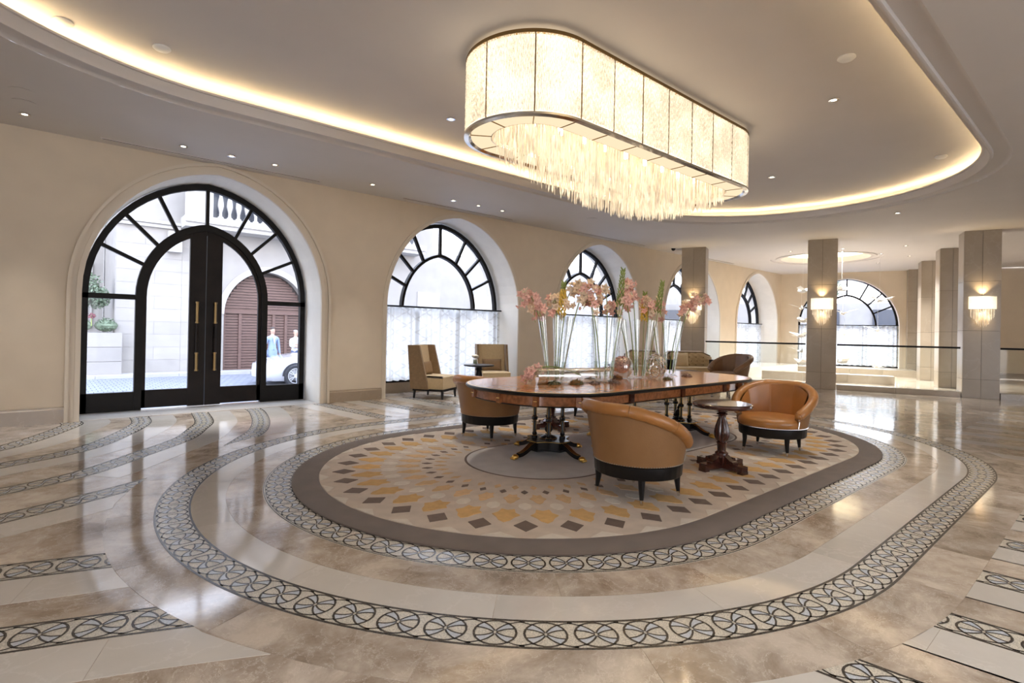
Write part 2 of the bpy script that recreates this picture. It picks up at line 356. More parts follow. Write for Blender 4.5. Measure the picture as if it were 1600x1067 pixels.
SPR = 1.72
def window(name, mp, c, label, door=False):
    w_ = empty(name, (0, 0, 0), **ST(label, 'window' if not door else 'door'))
    hw, rise = 1.6, 1.85; ihw, irise = .95, 1.2; n0, n1 = FY-.04, FY+.05
    fw = .085 if door else .07
    b = MB(); arch_band(b, mp, c, hw, SPR, rise, fw, n0, n1, 0 if door else .22)
    if not door: bar(b, mp, (c-hw, .25), (c+hw, .25), .1, n0, n1)
    b.build('outer_frame', 'black', w_, ang=30)
    b = MB(); arch_band(b, mp, c, ihw, SPR, irise, fw+.01 if door else .055, n0-.01, n1, 0 if door else SPR); b.build('inner_arch', 'black', w_, ang=30)
    oc, ic = arch_curve(hw-.03, SPR, rise-.03), arch_curve(ihw-.02, SPR, irise-.02); N = len(oc)-1
    idx = [round(N*k/8) for k in range(9)]
    for k in idx[1:-1]:
        b = MB(); bar(b, mp, (c+ic[k][0], ic[k][1]), (c+oc[k][0], oc[k][1]), .05, n0+.01, n1-.01); b.build('glazing_bar', 'black', w_)
    b = MB()
    if door:
        for s_ in (-1, 1): bar(b, mp, (c+s_*hw, SPR-.02), (c+s_*(ihw-.02), SPR-.02), .075, n0, n1)
    else: bar(b, mp, (c-hw, SPR), (c+hw, SPR), .06, n0, n1)
    b.build('transom', 'black', w_)
    nn = FY+.01
    for a, e in zip(idx, idx[1:]):
        pane(mp, [(c+x, z) for x, z in oc[a:e+1]]+[(c+x, z) for x, z in reversed(ic[a:e+1])], nn, w_)
    if not door:
        pane(mp, [(c+x, z) for x, z in ic], nn, w_)
        for x0, x1 in ((-1.55, -.53), (-.53, .53), (.53, 1.55)): pane(mp, [(c+x0, .3), (c+x1, .3), (c+x1, SPR), (c+x0, SPR)], nn, w_)
        for x0 in (-.53, .53):
            b = MB(); bar(b, mp, (c+x0, .25), (c+x0, SPR), .05, n0, n1); b.build('mullion', 'black', w_)
        b = MB(); bar(b, mp, (c-1.62, .1), (c+1.62, .1), .22, FY-.06, FY+.1); b.build('stone_sill', 'base', w_)
    else:
        for s_ in (-1, 1):
            pane(mp, [(c+s_*1.02, .26), (c+s_*1.55, .26), (c+s_*1.55, SPR), (c+s_*1.02, SPR)][::s_], nn, w_)
            b = MB(); bar(b, mp, (c+s_*.93, .14), (c+s_*1.6, .14), .28, n0, n1); b.build('bottom_rail', 'black', w_)
    return w_

arL = [(2.03, 1.62, 1.72, 1.86), (6.55, 1.65, 1.72, 1.88), (11.12, 1.65, 1.72, 1.88), (15.7, 1.65, 1.72, 1.88), (20.2, 1.65, 1.72, 1.88)]
arch_wall('wall_left', mapL, -7, 22.2, arL, H+.02, 1.0, ['wall', 'reveal'], 'long beige wall with five pointed-arch openings')
arF = [(2.2, 1.6, 1.70, 1.80)]
arch_wall('wall_far', mapF, 0, 15, arF, H+.02, .8, ['wall', 'reveal'], 'end wall beyond the columns with one arched window')
arch_wall('wall_back', lambda s, n, z: (-7-n, s, z), -8.1, 9.06, [(-.4, 1.65, 1.72, 1.88)], H, .5, ['wall', 'reveal'], 'beige wall behind the camera with an added arched opening for fill light')  # arch is added, out of view, to let fill daylight in
arch_wall('wall_right', lambda s, n, z: (s, -8-n, z), -7, 26.5, [(-4.4+4.56*k, 1.65, 1.72, 1.88) for k in (1, 2)], H, .5, ['wall', 'reveal'], 'beige wall along the near side with two added arched openings for fill light')  # both arches are unseen additions that bring sky light into the room
b = MB(); b.box((26.2, -6.6, H/2), (2.9, .2, H)); b.build('wall_right_return', 'wall', **ST('short wall return at the far right corner', 'wall'))

window('door_1', mapL, 2.03, 'tall arched black-framed glazed entrance with double doors', True)
for i, (c, *_r) in enumerate(arL[1:]):
    window('window_%d' % (i+1), mapL, c, ['arched window behind the two high-backed chairs', 'arched window behind the orchid vases', 'arched window half hidden by the first column', 'arched window nearest the far corner'][i])
FYs = FY
FY = .30
window('window_5', mapF, 2.2, 'arched window in the end wall behind the railing')
FY = FYs

# door leaves
def leaf(s_, label):
    t = empty('door_leaf', (0, 0, 0), **TH(label, 'door')); n0, n1 = FY-.015, FY+.035; c = 2.03
    ac = arch_curve(.865, SPR, 1.1); half = [p for p in ac if p[0]*s_ >= -1e-6]
    if s_ < 0: half = half
    else: half = half[::-1]          # from outer spring to apex
    inn = arch_curve(.865-.06, SPR, 1.1-.075); ih = [p for p in inn if p[0]*s_ >= -1e-6]
    if s_ > 0: ih = ih[::-1]
    b = MB(); rows = []
    for (xo, zo), (xi, zi) in zip([(s_*.865, .03)]+half, [(s_*.805, .03)]+ih):
        rows.append([mapL(c+xo, n0, zo), mapL(c+xo, n1, zo), mapL(c+xi, n1, zi), mapL(c+xi, n0, zi)])
    b.grid(rows, True); b.build('curved_stile', 'doorwood', t, ang=30)
    # wide meeting stile with curved top
    b = MB(); poly = [(s_*.006, .012), (s_*.235, .012)]
    tops = [(x, z) for x, z in half if abs(x) < .24]; zt = SPR+1.02
    poly += [(s_*.235, zt-.05)]+tops[0:]; poly = poly if s_ > 0 else poly
    poly[-1] = (s_*.006, poly[-1][1])
    vs = [mapL(c+x, n0-.01, z) for x, z in poly]+[mapL(c+x, n1+.01, z) for x, z in poly]; n = len(poly)
    b.add(vs, [tuple(range(n)), tuple(range(2*n-1, n-1, -1))]+[(i, (i+1) % n, (i+1) % n+n, i+n) for i in range(n)]); b.build('meeting_stile', 'doorwood', t, smooth=False)
    b = MB(); bar(b, mapL, (c+s_*.2, .16), (c+s_*.86, .16), .27, n0, n1); b.build('bottom_rail', 'doorwood', t)
    gp = [(s_*.81, .29)]+[p for p in ih if abs(p[0]) > .22]+[(s_*.23, zt-.04), (s_*.23, .29)]
    pane(mapL, [(c+x, z) for x, z in gp], FY+.01, t)
    h = MB(); x = c+s_*.13; y = n0-.055
    h.tube([mapL(x, y, .58), mapL(x, y, 1.66)], .019, 12); hb = h.build('pull_handle', 'doorwood', t)
    for z0, z1 in ((.58, .86), (1.33, 1.66)):
        k = MB(); k.tube([mapL(x, y, z0), mapL(x, y, z1)], .022, 12); k.build('brass_grip', 'brass', hb)
    for z0 in (.58, .85, 1.34, 1.66):
        k = MB(); k.tube([mapL(x, y, z0-.012), mapL(x, y, z0+.012)], .028, 12); k.build('brass_collar', 'brass', hb)
    for z0 in (.72, 1.5):
        k = MB(); k.tube([mapL(x, y, z0), mapL(x, n0, z0)], .010, 8); k.build('bracket', 'brass', hb)
leaf(-1, 'dark double-door leaf nearer the planter side, with long brass-gripped pull')
leaf(1, 'dark double-door leaf nearer the parked car, with long brass-gripped pull')

# mouldings round each opening, baseboards
def mould(name, mp, c, hw, sp, rise, label):
    b = MB()
    for (off, wd, pr_) in ((.16, .04, .06), (.12, .06, .022), (.06, .06, .05)):
        arch_band(b, mp, c, hw+off, sp, rise+off, wd, -pr_, .0)
    b.build(name, 'trim', None, ang=30, **ST(label, 'trim'))
def mould2(name, mp, c, hw, sp, rise, label):
    b = MB()
    for (off, wd, pr_) in ((.075, .03, .02), (.045, .045, .030)):
        arch_band(b, mp, c, hw+off, sp, rise+off, wd, -pr_, .0)
    b.build(name, 'trim', None, ang=30, **ST(label, 'trim'))
mould('trim_1', mapL, *arL[0], 'stepped moulding round the entrance arch')
wn = ['behind the two high-backed chairs', 'behind the orchid vases', 'half hidden by the first column', 'nearest the far corner']
for i in range(4): mould2('trim_%d' % (i+2), mapL, *arL[i+1], 'slim moulding round the arch '+wn[i])
mould2('trim_6', mapF, *arF[0], 'slim moulding round the end-wall arch')
def bboard(name, mp, s0, s1, label, n=0):
    b = MB(); vs = []
    for (nn, z) in ((-.03, 0), (-.03, .17), (-.018, .185), (-.018, .2), (0, .205)): vs.append([mp(s0, nn+n, z), mp(s1, nn+n, z)])
    b.grid(vs); b.add([vs[i][0] for i in range(5)]+[mp(s0, n, 0)], [tuple(range(6))]); b.add([vs[i][1] for i in range(5)]+[mp(s1, n, 0)], [tuple(range(6))])
    b.build(name, 'base', None, smooth=False, **ST(label, 'baseboard'))
gaps = [(-7, .25)]+[(arL[i][0]+arL[i][1]+(.16 if i == 0 else .075), arL[i+1][0]-arL[i+1][1]-.075) for i in range(4)]+[(arL[4][0]+1.73, 22.2)]
for i, (a, e) in enumerate(gaps):
    bboard('baseboard_left' if i == 0 else 'baseboard_left.%03d' % i, mapL, a, e, 'beige stone baseboard ' + ['left of the entrance', 'between entrance and first curtained window', 'between the first two curtained windows', 'behind the sofa', 'between the last two windows', 'in the far corner'][i])
bboard('baseboard_far', mapF, 0, .5, 'beige stone baseboard in the corner of the end wall')
bboard('baseboard_far.001', mapF, 3.9, 14, 'beige stone baseboard along the end wall')

# ---------------------------------------------------------------- stadium helpers
RC = (5.07, 3.81); RL = 1.5
def stad(u, R, L=RL, c=RC, Rref=None):
    """u in metres along the stadium measured at radius Rref; returns point and outward normal"""
    Rr = Rref or R; P = 4*L+2*PI*Rr; u = u % P
    if u < 2*L: return (c[0]-L+u, c[1]-R, 0, -1)
    u -= 2*L
    if u < PI*Rr:
        a = -PI/2+u/Rr; return (c[0]+L+R*math.cos(a), c[1]+R*math.sin(a), math.cos(a), math.sin(a))
    u -= PI*Rr
    if u < 2*L: return (c[0]+L-u, c[1]+R, 0, 1)
    u -= 2*L; a = PI/2+u/Rr
    return (c[0]-L+R*math.cos(a), c[1]+R*math.sin(a), math.cos(a), math.sin(a))
def stad_poly(R, L=RL, c=RC, n=40):
    pts = []
    for i in range(n+1): a = -PI/2+PI*i/n; pts.append((c[0]+L+R*math.cos(a), c[1]+R*math.sin(a)))
    for i in range(n+1): a = PI/2+PI*i/n; pts.append((c[0]-L+R*math.cos(a), c[1]+R*math.sin(a)))
    return pts
def sweep(b, prof, L, c, n=48):
    rows = [[(x, y, z) for x, y in stad_poly(R, L, c, n)] for R, z in prof]
    b.grid(rows, True)

# ---------------------------------------------------------------- ceiling
OC = (5.33, 3.96); OL = 3.83
def holed(name, outer, holes, z, m, **kw):
    bm = bmesh.new(); es = []
    for loop in [outer]+holes:
        vs = [bm.verts.new((x, y, z)) for x, y in loop]
        es += [bm.edges.new((vs[i], vs[(i+1) % len(vs)])) for i in range(len(vs))]
    bmesh.ops.triangle_fill(bm, use_beauty=True, use_dissolve=False, edges=es)
    me = bpy.data.meshes.new(name); bm.to_mesh(me); bm.free(); me.materials.append(MT[m])
    o = bpy.data.objects.new(name, me); C.objects.link(o)
    for k, v in kw.items(): o[k] = v
    return o
RO = (18.45, 6.25)
circ = lambda c, r, n=48: [(c[0]+r*math.cos(2*PI*i/n), c[1]+r*math.sin(2*PI*i/n)) for i in range(n)]
room = [(-7.2, 9.06), (22.25, 9.06), (27.9, -6.6), (26, -8.2), (-7.2, -8.2)]
ceil = holed('ceiling', room, [stad_poly(2.945, OL, OC), circ(RO, 1.5)], H, 'ceil', **ST('pale ceiling with a long oval recess', 'ceiling'))
b = MB(); sweep(b, [(2.945, H), (2.925, H+.022), (2.90, H+.03), (2.76, H+.03), (2.75, H+.005), (2.735, H), (2.72, H+.004), (2.715, H+.02), (2.66, H+.12), (2.65, H+.125), (2.64, H+.12), (2.64, H+.10), (2.95, H+.09), (3.06, H+.12), (3.1, H+.2), (3.1, H+.29)], OL, OC)
b.build('cove_moulding', 'ceil', ceil, ang=35)
b = MB(); b.add([(x, y, H+.28) for x, y in stad_poly(3.12, OL, OC)], [tuple(range(82))]); b.build('upper_ceiling', 'ceil', ceil, smooth=False)
# LED tape
b = MB(); sweep(b, [(2.86, H+.102), (2.845, H+.102)], OL, OC)
cl = b.build('cove_light', 'led', None, **TH('warm light strip hidden in the oval ceiling cove', 'light'))
# far rosette
b = MB(); rs = [(1.5, H), (1.48, H+.03), (1.36, H+.03), (1.34, H), (1.2, H+.01), (1.17, H+.05), (1.08, H+.16)]
b.grid([[(x, y, z) for x, y in circ(RO, r)] for r, z in rs], True); b.build('rosette_moulding', 'ceil', ceil, ang=35)
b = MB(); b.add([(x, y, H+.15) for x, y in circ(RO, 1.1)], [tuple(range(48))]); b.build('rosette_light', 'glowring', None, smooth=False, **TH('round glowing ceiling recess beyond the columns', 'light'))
# slot diffusers
for i, (x0, x1, y) in enumerate([(.58, 3.5, 8.82), (5.1, 7.8, 8.82), (9.65, 12.65, 8.78), (15.9, 17.9, 8.85)]):
    t = empty('ceiling_vent', (0, 0, 0), **TH(['long dark slot vent above the entrance door', 'long dark slot vent above the high-backed chairs', 'dark slot vent above the orchids', 'dark slot vent in the ceiling behind the first column'][i], 'vent', 'slot vents along the window wall'))
    b = MB(); b.box(((x0+x1)/2, y, H-.002), (x1-x0, .035, .006)); b.build('slot', 'dark', t)
    for dy in (-.025, .025):
        b = MB(); b.box(((x0+x1)/2, y+dy, H-.004), (x1-x0+.04, .012, .01)); b.build('vent_frame', 'ceil', t)
# downlights
near_fill = [(-3, 1), (-1, -2.5), (2, -1.2), (5.2, -1.2), (2, -4.5), (6, -4.5), (1.0, .2)]  # extra fill lamps added out of view around the camera
far_fill = [(16.3, 6.4), (20.2, 6.6), (20.6, 5.4), (19.4, 4.3), (16.7, 5.2), (18.4, 6.25+1.3-2.8)]  # extra lamps added to brighten the far end beyond the columns
dl = [(-.18, 8.44, 0), (1.44, 8.41, 0), (2.04, 8.4, 0), (2.64, 8.39, 0), (4.23, 8.36, 0), (5.86, 8.31, 0), (6.45, 8.3, 0), (7.07, 8.31, 0), (12.61, 3.02-2.3, 0), (17.2, 3.9, 0),
      (3.97, 5.72, 1), (6.85, 2.25, 1), (9.44, 4.03, 1), (12.6, 3.0, 2)]
dlab = ['far left of the entrance', 'above the left side of the entrance', 'above the middle of the entrance', 'above the right side of the entrance', 'between entrance and first curtained window',
        'first of three above the high-backed chairs', 'middle of three above the high-backed chairs', 'last of three above the high-backed chairs', 'by the near side of the room', 'in front of the receding column row',
        'in the oval recess left of the chandelier', 'in the oval recess right of the chandelier', 'in the oval recess beyond the chandelier', 'outside the oval recess before the columns']
b = MB(); b.lathe([(.030, .0), (.052, 0), (.055, -.006), (.030, -.004), (.028, .015)], 20, cap=False); dm = b.mesh('downlight_ring', 'chrome')
b = MB(); b.lathe([(.001, -.001), (.029, -.001), (.029, .004), (.001, .004)], 16); dm2 = b.mesh('downlight_lens', 'spotlit')
for (x, y, k), lb in zip(dl, dlab):
    z = H+.28 if k == 1 else H
    t = empty('downlight', (x, y, z-.004), **TH('added fill downlight '+lb, 'light', 'recessed downlights')); inst(dm, 'trim_ring', t); inst(dm2, 'lens', t)
    l = bpy.data.lights.new('downlight_beam', 'SPOT'); l.energy = 60; l.color = (1, .95, .88); l.spot_size = math.radians(62 if k == 1 else 42); l.spot_blend = .8; l.shadow_soft_size = .03
    lo = bpy.data.objects.new('downlight_beam', l); C.objects.link(lo); lo.parent = t; lo.location = (0, 0, -.015)
for (x, y), lb in zip(far_fill, ['beyond the first column, near the window wall', 'near the window wall, between the last two arches', 'close to the far corner', 'between the round recess and the end wall', 'between the round recess and the railing', 'between the round recess and the window wall']):
    t = empty('downlight', (x, y, H-.004), **TH('added fill downlight '+lb, 'light', 'recessed downlights')); inst(dm, 'trim_ring', t); inst(dm2, 'lens', t)
    l = bpy.data.lights.new('downlight_beam', 'SPOT'); l.energy = 200; l.color = (1, .99, .96); l.spot_size = math.radians(120); l.spot_blend = .8; l.shadow_soft_size = .03
    lo = bpy.data.objects.new('downlight_beam', l); C.objects.link(lo); lo.parent = t; lo.location = (0, 0, -.015)
for i, (x, y) in enumerate(sorted(near_fill)):
    t = empty('downlight', (x, y, H-.004), **TH('added fill downlight on the camera side of the room, '+['first', 'second', 'third', 'fourth', 'fifth', 'sixth', 'seventh', 'eighth', 'ninth', 'tenth', 'eleventh', 'last'][i]+' from the entrance end', 'light', 'recessed downlights')); inst(dm, 'trim_ring', t); inst(dm2, 'lens', t)
    l = bpy.data.lights.new('downlight_beam', 'SPOT'); l.energy = 46; l.color = (1, .97, .92); l.spot_size = math.radians(110); l.spot_blend = .8; l.shadow_soft_size = .03
    lo = bpy.data.objects.new('downlight_beam', l); C.objects.link(lo); lo.parent = t; lo.location = (0, 0, -.015)
b = MB(); b.lathe([(.001, 0), (.075, 0), (.08, -.012), (.06, -.03), (.001, -.034)], 24); sd = b.mesh('detector', 'white')
for (x, y, z, lb) in ((.86, 6.2, H+.28, 'on the recess above the entrance side'), (5.89, 1.83, H+.28, 'beside the chandelier'), (10.11, 1.88, H+.28, 'near the far end of the oval recess'), (.11, 6.27, H+.28, 'near the left end of the glowing cove')):
    inst(sd, 'smoke_detector', None, (x, y, z), **TH('round white smoke detector '+lb, 'detector', 'smoke detectors'))
b = MB(); b.lathe([(.001, 0), (.11, 0), (.115, -.006), (.001, -.008)], 28); sp_ = b.mesh('speaker', 'ceil')
for (x, y, lb) in ((-.19, 7.63, 'flush round ceiling plate farther from the window wall'), (-.18, 8.01, 'flush round ceiling plate next to the far-left downlight')): inst(sp_, 'ceiling_plate', None, (x, y, H), **TH(lb, 'plate', 'ceiling plates'))
inst(sp_, 'ceiling_plate', None, (8.95, 7.55, H), **TH('white disc on the ceiling above the vases', 'plate', 'ceiling plates'))
t = empty('dome_camera', (13.53, 8.44, H), **TH('small black dome camera on the ceiling by the first column', 'camera'))
b = MB(); b.sphere((0, 0, -.03), .06, 12, 8); b.build('dome', 'ebony', t); b = MB(); b.lathe([(.001, 0), (.07, 0), (.07, -.02), (.001, -.02)], 16); b.build('mount', 'white', t)

# ---------------------------------------------------------------- floor
floor = MB(); floor.add([(-7.2, 9.85, 0), (22.5, 9.85, 0), (22.2, 9.04, 0), (27.9, -6.6, 0), (26, -8.2, 0), (-7.2, -8.2, 0)], [(5, 4, 3, 2, 1, 0)])
floor = floor.build('floor', 'brown', smooth=False, **ST('polished brown and cream marble floor with mosaic bands', 'floor'))
T = .0016
KEEP = 3.27
def sdist(p, R): dx = max(abs(p[0]-RC[0])-RL, 0); return math.hypot(dx, p[1]-RC[1])-R
def clip(poly, f):
    out = []
    for i in range(len(poly)):
        a, b_ = poly[i], poly[(i+1) % len(poly)]; da, db = f(a), f(b_)
        if da >= 0: out.append(a)
        if (da >= 0) != (db >= 0):
            lo, hi = 0., 1.
            t = da/(da-db)
            for _ in range(4):
                m_ = (a[0]+(b_[0]-a[0])*t, a[1]+(b_[1]-a[1])*t); dm_ = f(m_)
                if (dm_ >= 0) == (da >= 0): lo = t
                else: hi = t
                t = (lo+hi)/2 if abs(dm_) > 1e-4 else t
            out.append((a[0]+(b_[0]-a[0])*t, a[1]+(b_[1]-a[1])*t))
    return out
def flat(polys, name, m, z=T, z0=.0, clipf=None, par=floor, **kw):
    """thin inlay pieces with a real top face and edges"""
    b = MB()
    for p in polys:
        if clipf:
            p = clip(p, clipf)
            if len(p) < 3: continue
        b.add([(x, y, z) for x, y in p], [tuple(range(len(p)))])
        n = len(p); b.add([(x, y, z) for x, y in p]+[(x, y, z0) for x, y in p], [(i, (i+1) % n, (i+1) % n+n, i+n) for i in range(n)])
    if not b.v: return None
    return b.build(name, m, par, smooth=False, **kw)
def band_quads(mp, s0, s1, t0, t1, ds=.08):
    n = max(1, round((s1-s0)/ds)); out = []
    for i in range(n):
        a, e = s0+(s1-s0)*i/n, s0+(s1-s0)*(i+1)/n; out.append([mp(a, t0), mp(e, t0), mp(e, t1), mp(a, t1)])
    return out
def one_poly(mp, s0, s1, t0, t1, ds=.08):
    n = max(1, round((s1-s0)/ds)); return [mp(s0+(s1-s0)*i/n, t0) for i in range(n+1)]+[mp(s1-(s1-s0)*i/n, t1) for i in range(n+1)]
def medallion(mp, s, t, p, D, cf=None):
    rA = D/2; lw = .0085; st_ = []; pt = []
    def M2(x, y): return mp(s+x, t+y)
    n = 22
    for i in range(n):
        a, e = 2*PI*i/n, 2*PI*(i+1)/n
        st_.append([M2(math.cos(a)*(rA-lw*1.2), math.sin(a)*(rA-lw*1.2)), M2(math.cos(e)*(rA-lw*1.2), math.sin(e)*(rA-lw*1.2)), M2(math.cos(e)*rA, math.sin(e)*rA), M2(math.cos(a)*rA, math.sin(a)*rA)])
    hy = rA*.985
    def Bp(th): q = (1-math.cos(th))/2; return (p*(q**.78 if q < .5 else 1-(1-q)**.78), hy*math.sin(th))     # linking ellipse, leaves the centre of this circle
    th = 0
    while math.hypot(*Bp(th)) < rA and th < 2: th += .02
    a1, a2 = math.atan2(Bp(th)[1], Bp(th)[0]), math.radians(22)
    for sx_ in (-1, 1):
        for sy_ in (-1, 1):
            P = lambda q: M2(sx_*q[0], sy_*q[1])
            up_ = [Bp(.12*th+.88*th*i/7) for i in range(8)]
            ci = [((rA-lw)*math.cos(a1+(a2-a1)*i/4), (rA-lw)*math.sin(a1+(a2-a1)*i/4)) for i in range(1, 5)]
            e_ = ci[-1]; dn = [(e_[0]*(1-i/6*.93), e_[1]*(1-i/6*.93)+.08*rA*math.sin(PI*i/6)) for i in range(7)]
            pt.append([P(q) for q in up_+ci+dn[1:]])
            for ln, sg in ((up_, 1), (dn, 1)):
                for (xa, ya), (xb, yb) in zip(ln, ln[1:]):
                    L_ = math.hypot(xb-xa, yb-ya) or 1; nx, ny = -(yb-ya)/L_*lw*.5, (xb-xa)/L_*lw*.5
                    st_.append([P((xa-nx, ya-ny)), P((xb-nx, yb-ny)), P((xb+nx, yb+ny)), P((xa+nx, ya+ny))])
    for sy_ in (-1, 1):          # linking arcs over the gap to the next circle
        for i in range(10):
            q0, q1 = Bp(th+(PI-2*th)*i/10), Bp(th+(PI-2*th)*(i+1)/10)
            st_.append([M2(q0[0], sy_*q0[1]), M2(q1[0], sy_*q1[1]), M2(q1[0], sy_*(q1[1]-lw)), M2(q0[0], sy_*(q0[1]-lw))])
    b = MB()
    for polys, mi, z in ((pt, 1, T+.0007), (st_, 0, T+.0012)):
        b.cur = mi
        for q in polys:
            if cf:
                q = clip(q, cf)
                if len(q) < 3: continue
            b.add([(x, y, z) for x, y in q], [tuple(range(len(q)))])
    if b.v: b.build('medallion', ['line', 'petal'], floor, smooth=False)
def mosaic_band(mp, s0, s1, t0, t1, p=.222, cf=None, ds=.08, seg=1.2, lines=((.007, .013),), mds=True, first=0):
    wd = t1-t0; n = max(1, round((s1-s0)/seg))
    for i in range(n):
        a, e = s0+(s1-s0)*i/n, s0+(s1-s0)*(i+1)/n
        flat(band_quads(mp, a+.0006, e-.0006, t0, t1, ds), 'mosaic_bed', 'mosaic', clipf=cf)
    for ta in (t0, t1):
        sg = 1 if ta == t0 else -1
        q = []
        for off, lw in lines:
            a, e = ta+sg*off-lw/2, ta+sg*off+lw/2; q += band_quads(mp, s0, s1, min(a, e), max(a, e), ds)
        flat(q, 'border_line', 'line', z=T+.001, clipf=cf)
    if mds:
        k = max(1, round((s1-s0)/p)); pp = (s1-s0)/k
        for i in range(k):
            s = s0+pp*(i+.5); c_ = mp(s, (t0+t1)/2)
            if cf and cf(c_) < -.12: continue
            medallion(mp, s, (t0+t1)/2, pp, min(wd-.026, pp*.93), cf)
# rings round the rug
def ringmap(Rm):
    def f(s, t): x, y, nx, ny = stad(s, Rm+t, Rref=Rm); return (x, y)
    return f
R0, R1, R2 = 3.005, 2.785, 2.305
per = lambda R: 4*RL+2*PI*R
mp = ringmap((R0+R1)/2); mosaic_band(mp, 0, per((R0+R1)/2), R1-(R0+R1)/2, R0-(R0+R1)/2, p=.218, seg=1.25, ds=.06)
mp = ringmap(2.19); mosaic_band(mp, 0, per(2.19), -.125, R2-2.19, p=.215, seg=1.2, ds=.06, lines=((.008, .006), (.022, .004)))
mp = ringmap(2.4)
for (Ra, Rb, nm, m, N) in ((R2, 2.56, 'marble_slab', 'brown', 26), (2.56, R1, 'marble_slab', 'light', 22), (R0, KEEP, 'marble_slab', 'brown', 30)):
    P = per(2.4)
    for i in range(N): flat([one_poly(mp, P*i/N+.0012, P*(i+1)/N-.0012, Ra-2.4+.001, Rb-2.4-.001, .05)], nm, m)
# bands that run outwards from the ring
CF = lambda p: sdist(p, KEEP)
def linemap(x0, tilt=0, y0=.6, dirn=-1):
    def f(s, t): return (x0+t+tilt*s, y0+dirn*s)
    return f
for k in range(-6, 15):
    x0 = 3.11+.77*k
    if k < -1: continue
    mp = linemap(x0, .09-.012*k, 1.6); L_ = 6.0 if k < 8 else 5
    if k <= 5: mosaic_band(mp, 0, L_, -.11, .11, p=.218, cf=CF, seg=1.5, ds=.06)
    n = int(L_/1.05)
    for i in range(n):
        flat(band_quads(mp, 1.05*i+.001, 1.05*(i+1)-.001, -.39, -.112, .08), 'marble_slab', 'light', clipf=CF)
        flat(band_quads(mp, 1.05*i+.4, 1.05*(i+1)+.398, .112, .38, .08), 'marble_slab', 'brown', clipf=CF)
# far side bands, towards the windows
for k in range(8):
    x0 = 3.95+.80*k
    mp = linemap(x0, -.12+.02*k, 6.3, 1)
    mosaic_band(mp, 0, 2.65, -.11, .11, p=.218, cf=CF, seg=1.4, ds=.08)
    for i in range(3): flat(band_quads(mp, .95*i, .95*i+.94 if i < 2 else 2.7, -.40, -.112, .08), 'marble_slab', 'light', clipf=CF)
def polymap(pts):
    P = [Vector(p) for p in pts]; 
    fine = []
    for i in range(len(P)-1):
        p0, p1, p2, p3 = P[max(i-1, 0)], P[i], P[i+1], P[min(i+2, len(P)-1)]
        for j in range(12):
            t = j/12; fine.append(.5*((2*p1)+(p2-p0)*t+(2*p0-5*p1+4*p2-p3)*t*t+(3*p1-p0-3*p2+p3)*t**3))
    fine.append(P[-1]); cum = [0]
    for a, e in zip(fine, fine[1:]): cum.append(cum[-1]+(e-a).length)
    def f(s, t):
        s = min(max(s, 0), cum[-1]); i = 0
        while i < len(cum)-2 and cum[i+1] < s: i += 1
        q = (s-cum[i])/max(1e-9, cum[i+1]-cum[i]); p = fine[i].lerp(fine[i+1], q)
        d = (fine[min(i+2, len(fine)-1)]-fine[max(i-1, 0)]).normalized(); return (p.x-d.y*t, p.y+d.x*t)
    return f, cum[-1]
for pts in ([(1.1, 2.47), (.5, 2.75), (-.1, 2.98), (-1.5, 3.5), (-4, 4.2)], [(.9, 3.47), (.3, 3.64), (-.13, 3.78), (-1.5, 4.2), (-4, 4.8)], [(1.3, 5.62), (.6, 5.2), (.26, 5.02), (-.18, 4.82), (-2, 4.1), (-4, 3.4)],
            [(1.82, 8.98), (1.70, 8.1), (1.52, 7.6), (1.25, 7.0), (.78, 6.42), (.3, 5.87), (-.22, 5.58), (-1.5, 5.0), (-4, 4.2)],
            [(1.07, 8.98), (1.02, 8.4), (.75, 7.7), (.36, 7.02), (-.25, 6.6), (-1.5, 6.0), (-4, 5.3)],
            [(.32, 8.98), (.28, 8.6), (-.29, 7.5), (-1.2, 7.0), (-4, 6.2)],
            [(2.56, 8.98), (2.52, 8.6), (2.33, 7.77), (2.08, 7.07), (1.78, 6.57), (1.5, 6.1)]):
    mp, L_ = polymap([Vector((p[0], p[1])) for p in pts])
    short = min(L_, 4.2 if len(pts) > 5 else 3.0)
    mosaic_band(mp, 0, short, -.115, .115, p=.218, cf=CF, seg=1.3, ds=.07)
    n = int(short/.9)
    for i in range(n): flat(band_quads(mp, .9*i, .9*i+.898, .118, .40, .09), 'marble_slab', 'light', clipf=CF)
# threshold stone in the door recess
for i in range(4): flat([[(.42+.805*i+.002, 9.05), (.42+.805*(i+1)-.002, 9.05), (.42+.805*(i+1)-.002, 9.72), (.42+.805*i+.002, 9.72)]], 'threshold_slab', 'thresh')

# ---------------------------------------------------------------- rug
rug = empty('oval_rug', (0, 0, 0), **TH('large oval rug with a sunburst of diamonds and stars under the long table', 'rug'))
b = MB(); sweep(b, [(1.86, .0), (1.875, .018), (1.86, .020)], RL, RC); b.add([(x, y, .020) for x, y in stad_poly(1.865, RL, RC)], [tuple(range(82))]); b.build('rug_field', 'rug', rug, ang=60)
b = MB(); sweep(b, [(2.086, 0), (2.09, .014), (2.075, .022), (1.885, .023), (1.872, .019)], RL, RC, 60); b.build('rug_border', 'rugb', rug, ang=60)
b = MB(); b.add([(x, y, .0215) for x, y in stad_poly(.70, 1.27, (5.07, 3.86))], [tuple(range(82))]); b.build('rug_centre', 'rugg', rug, smooth=False)
b = MB(); sweep(b, [(.70, .02), (.712, .0235), (.724, .02)], 1.27, (5.07, 3.86)); b.build('rug_centre_line', 'rugd', rug)
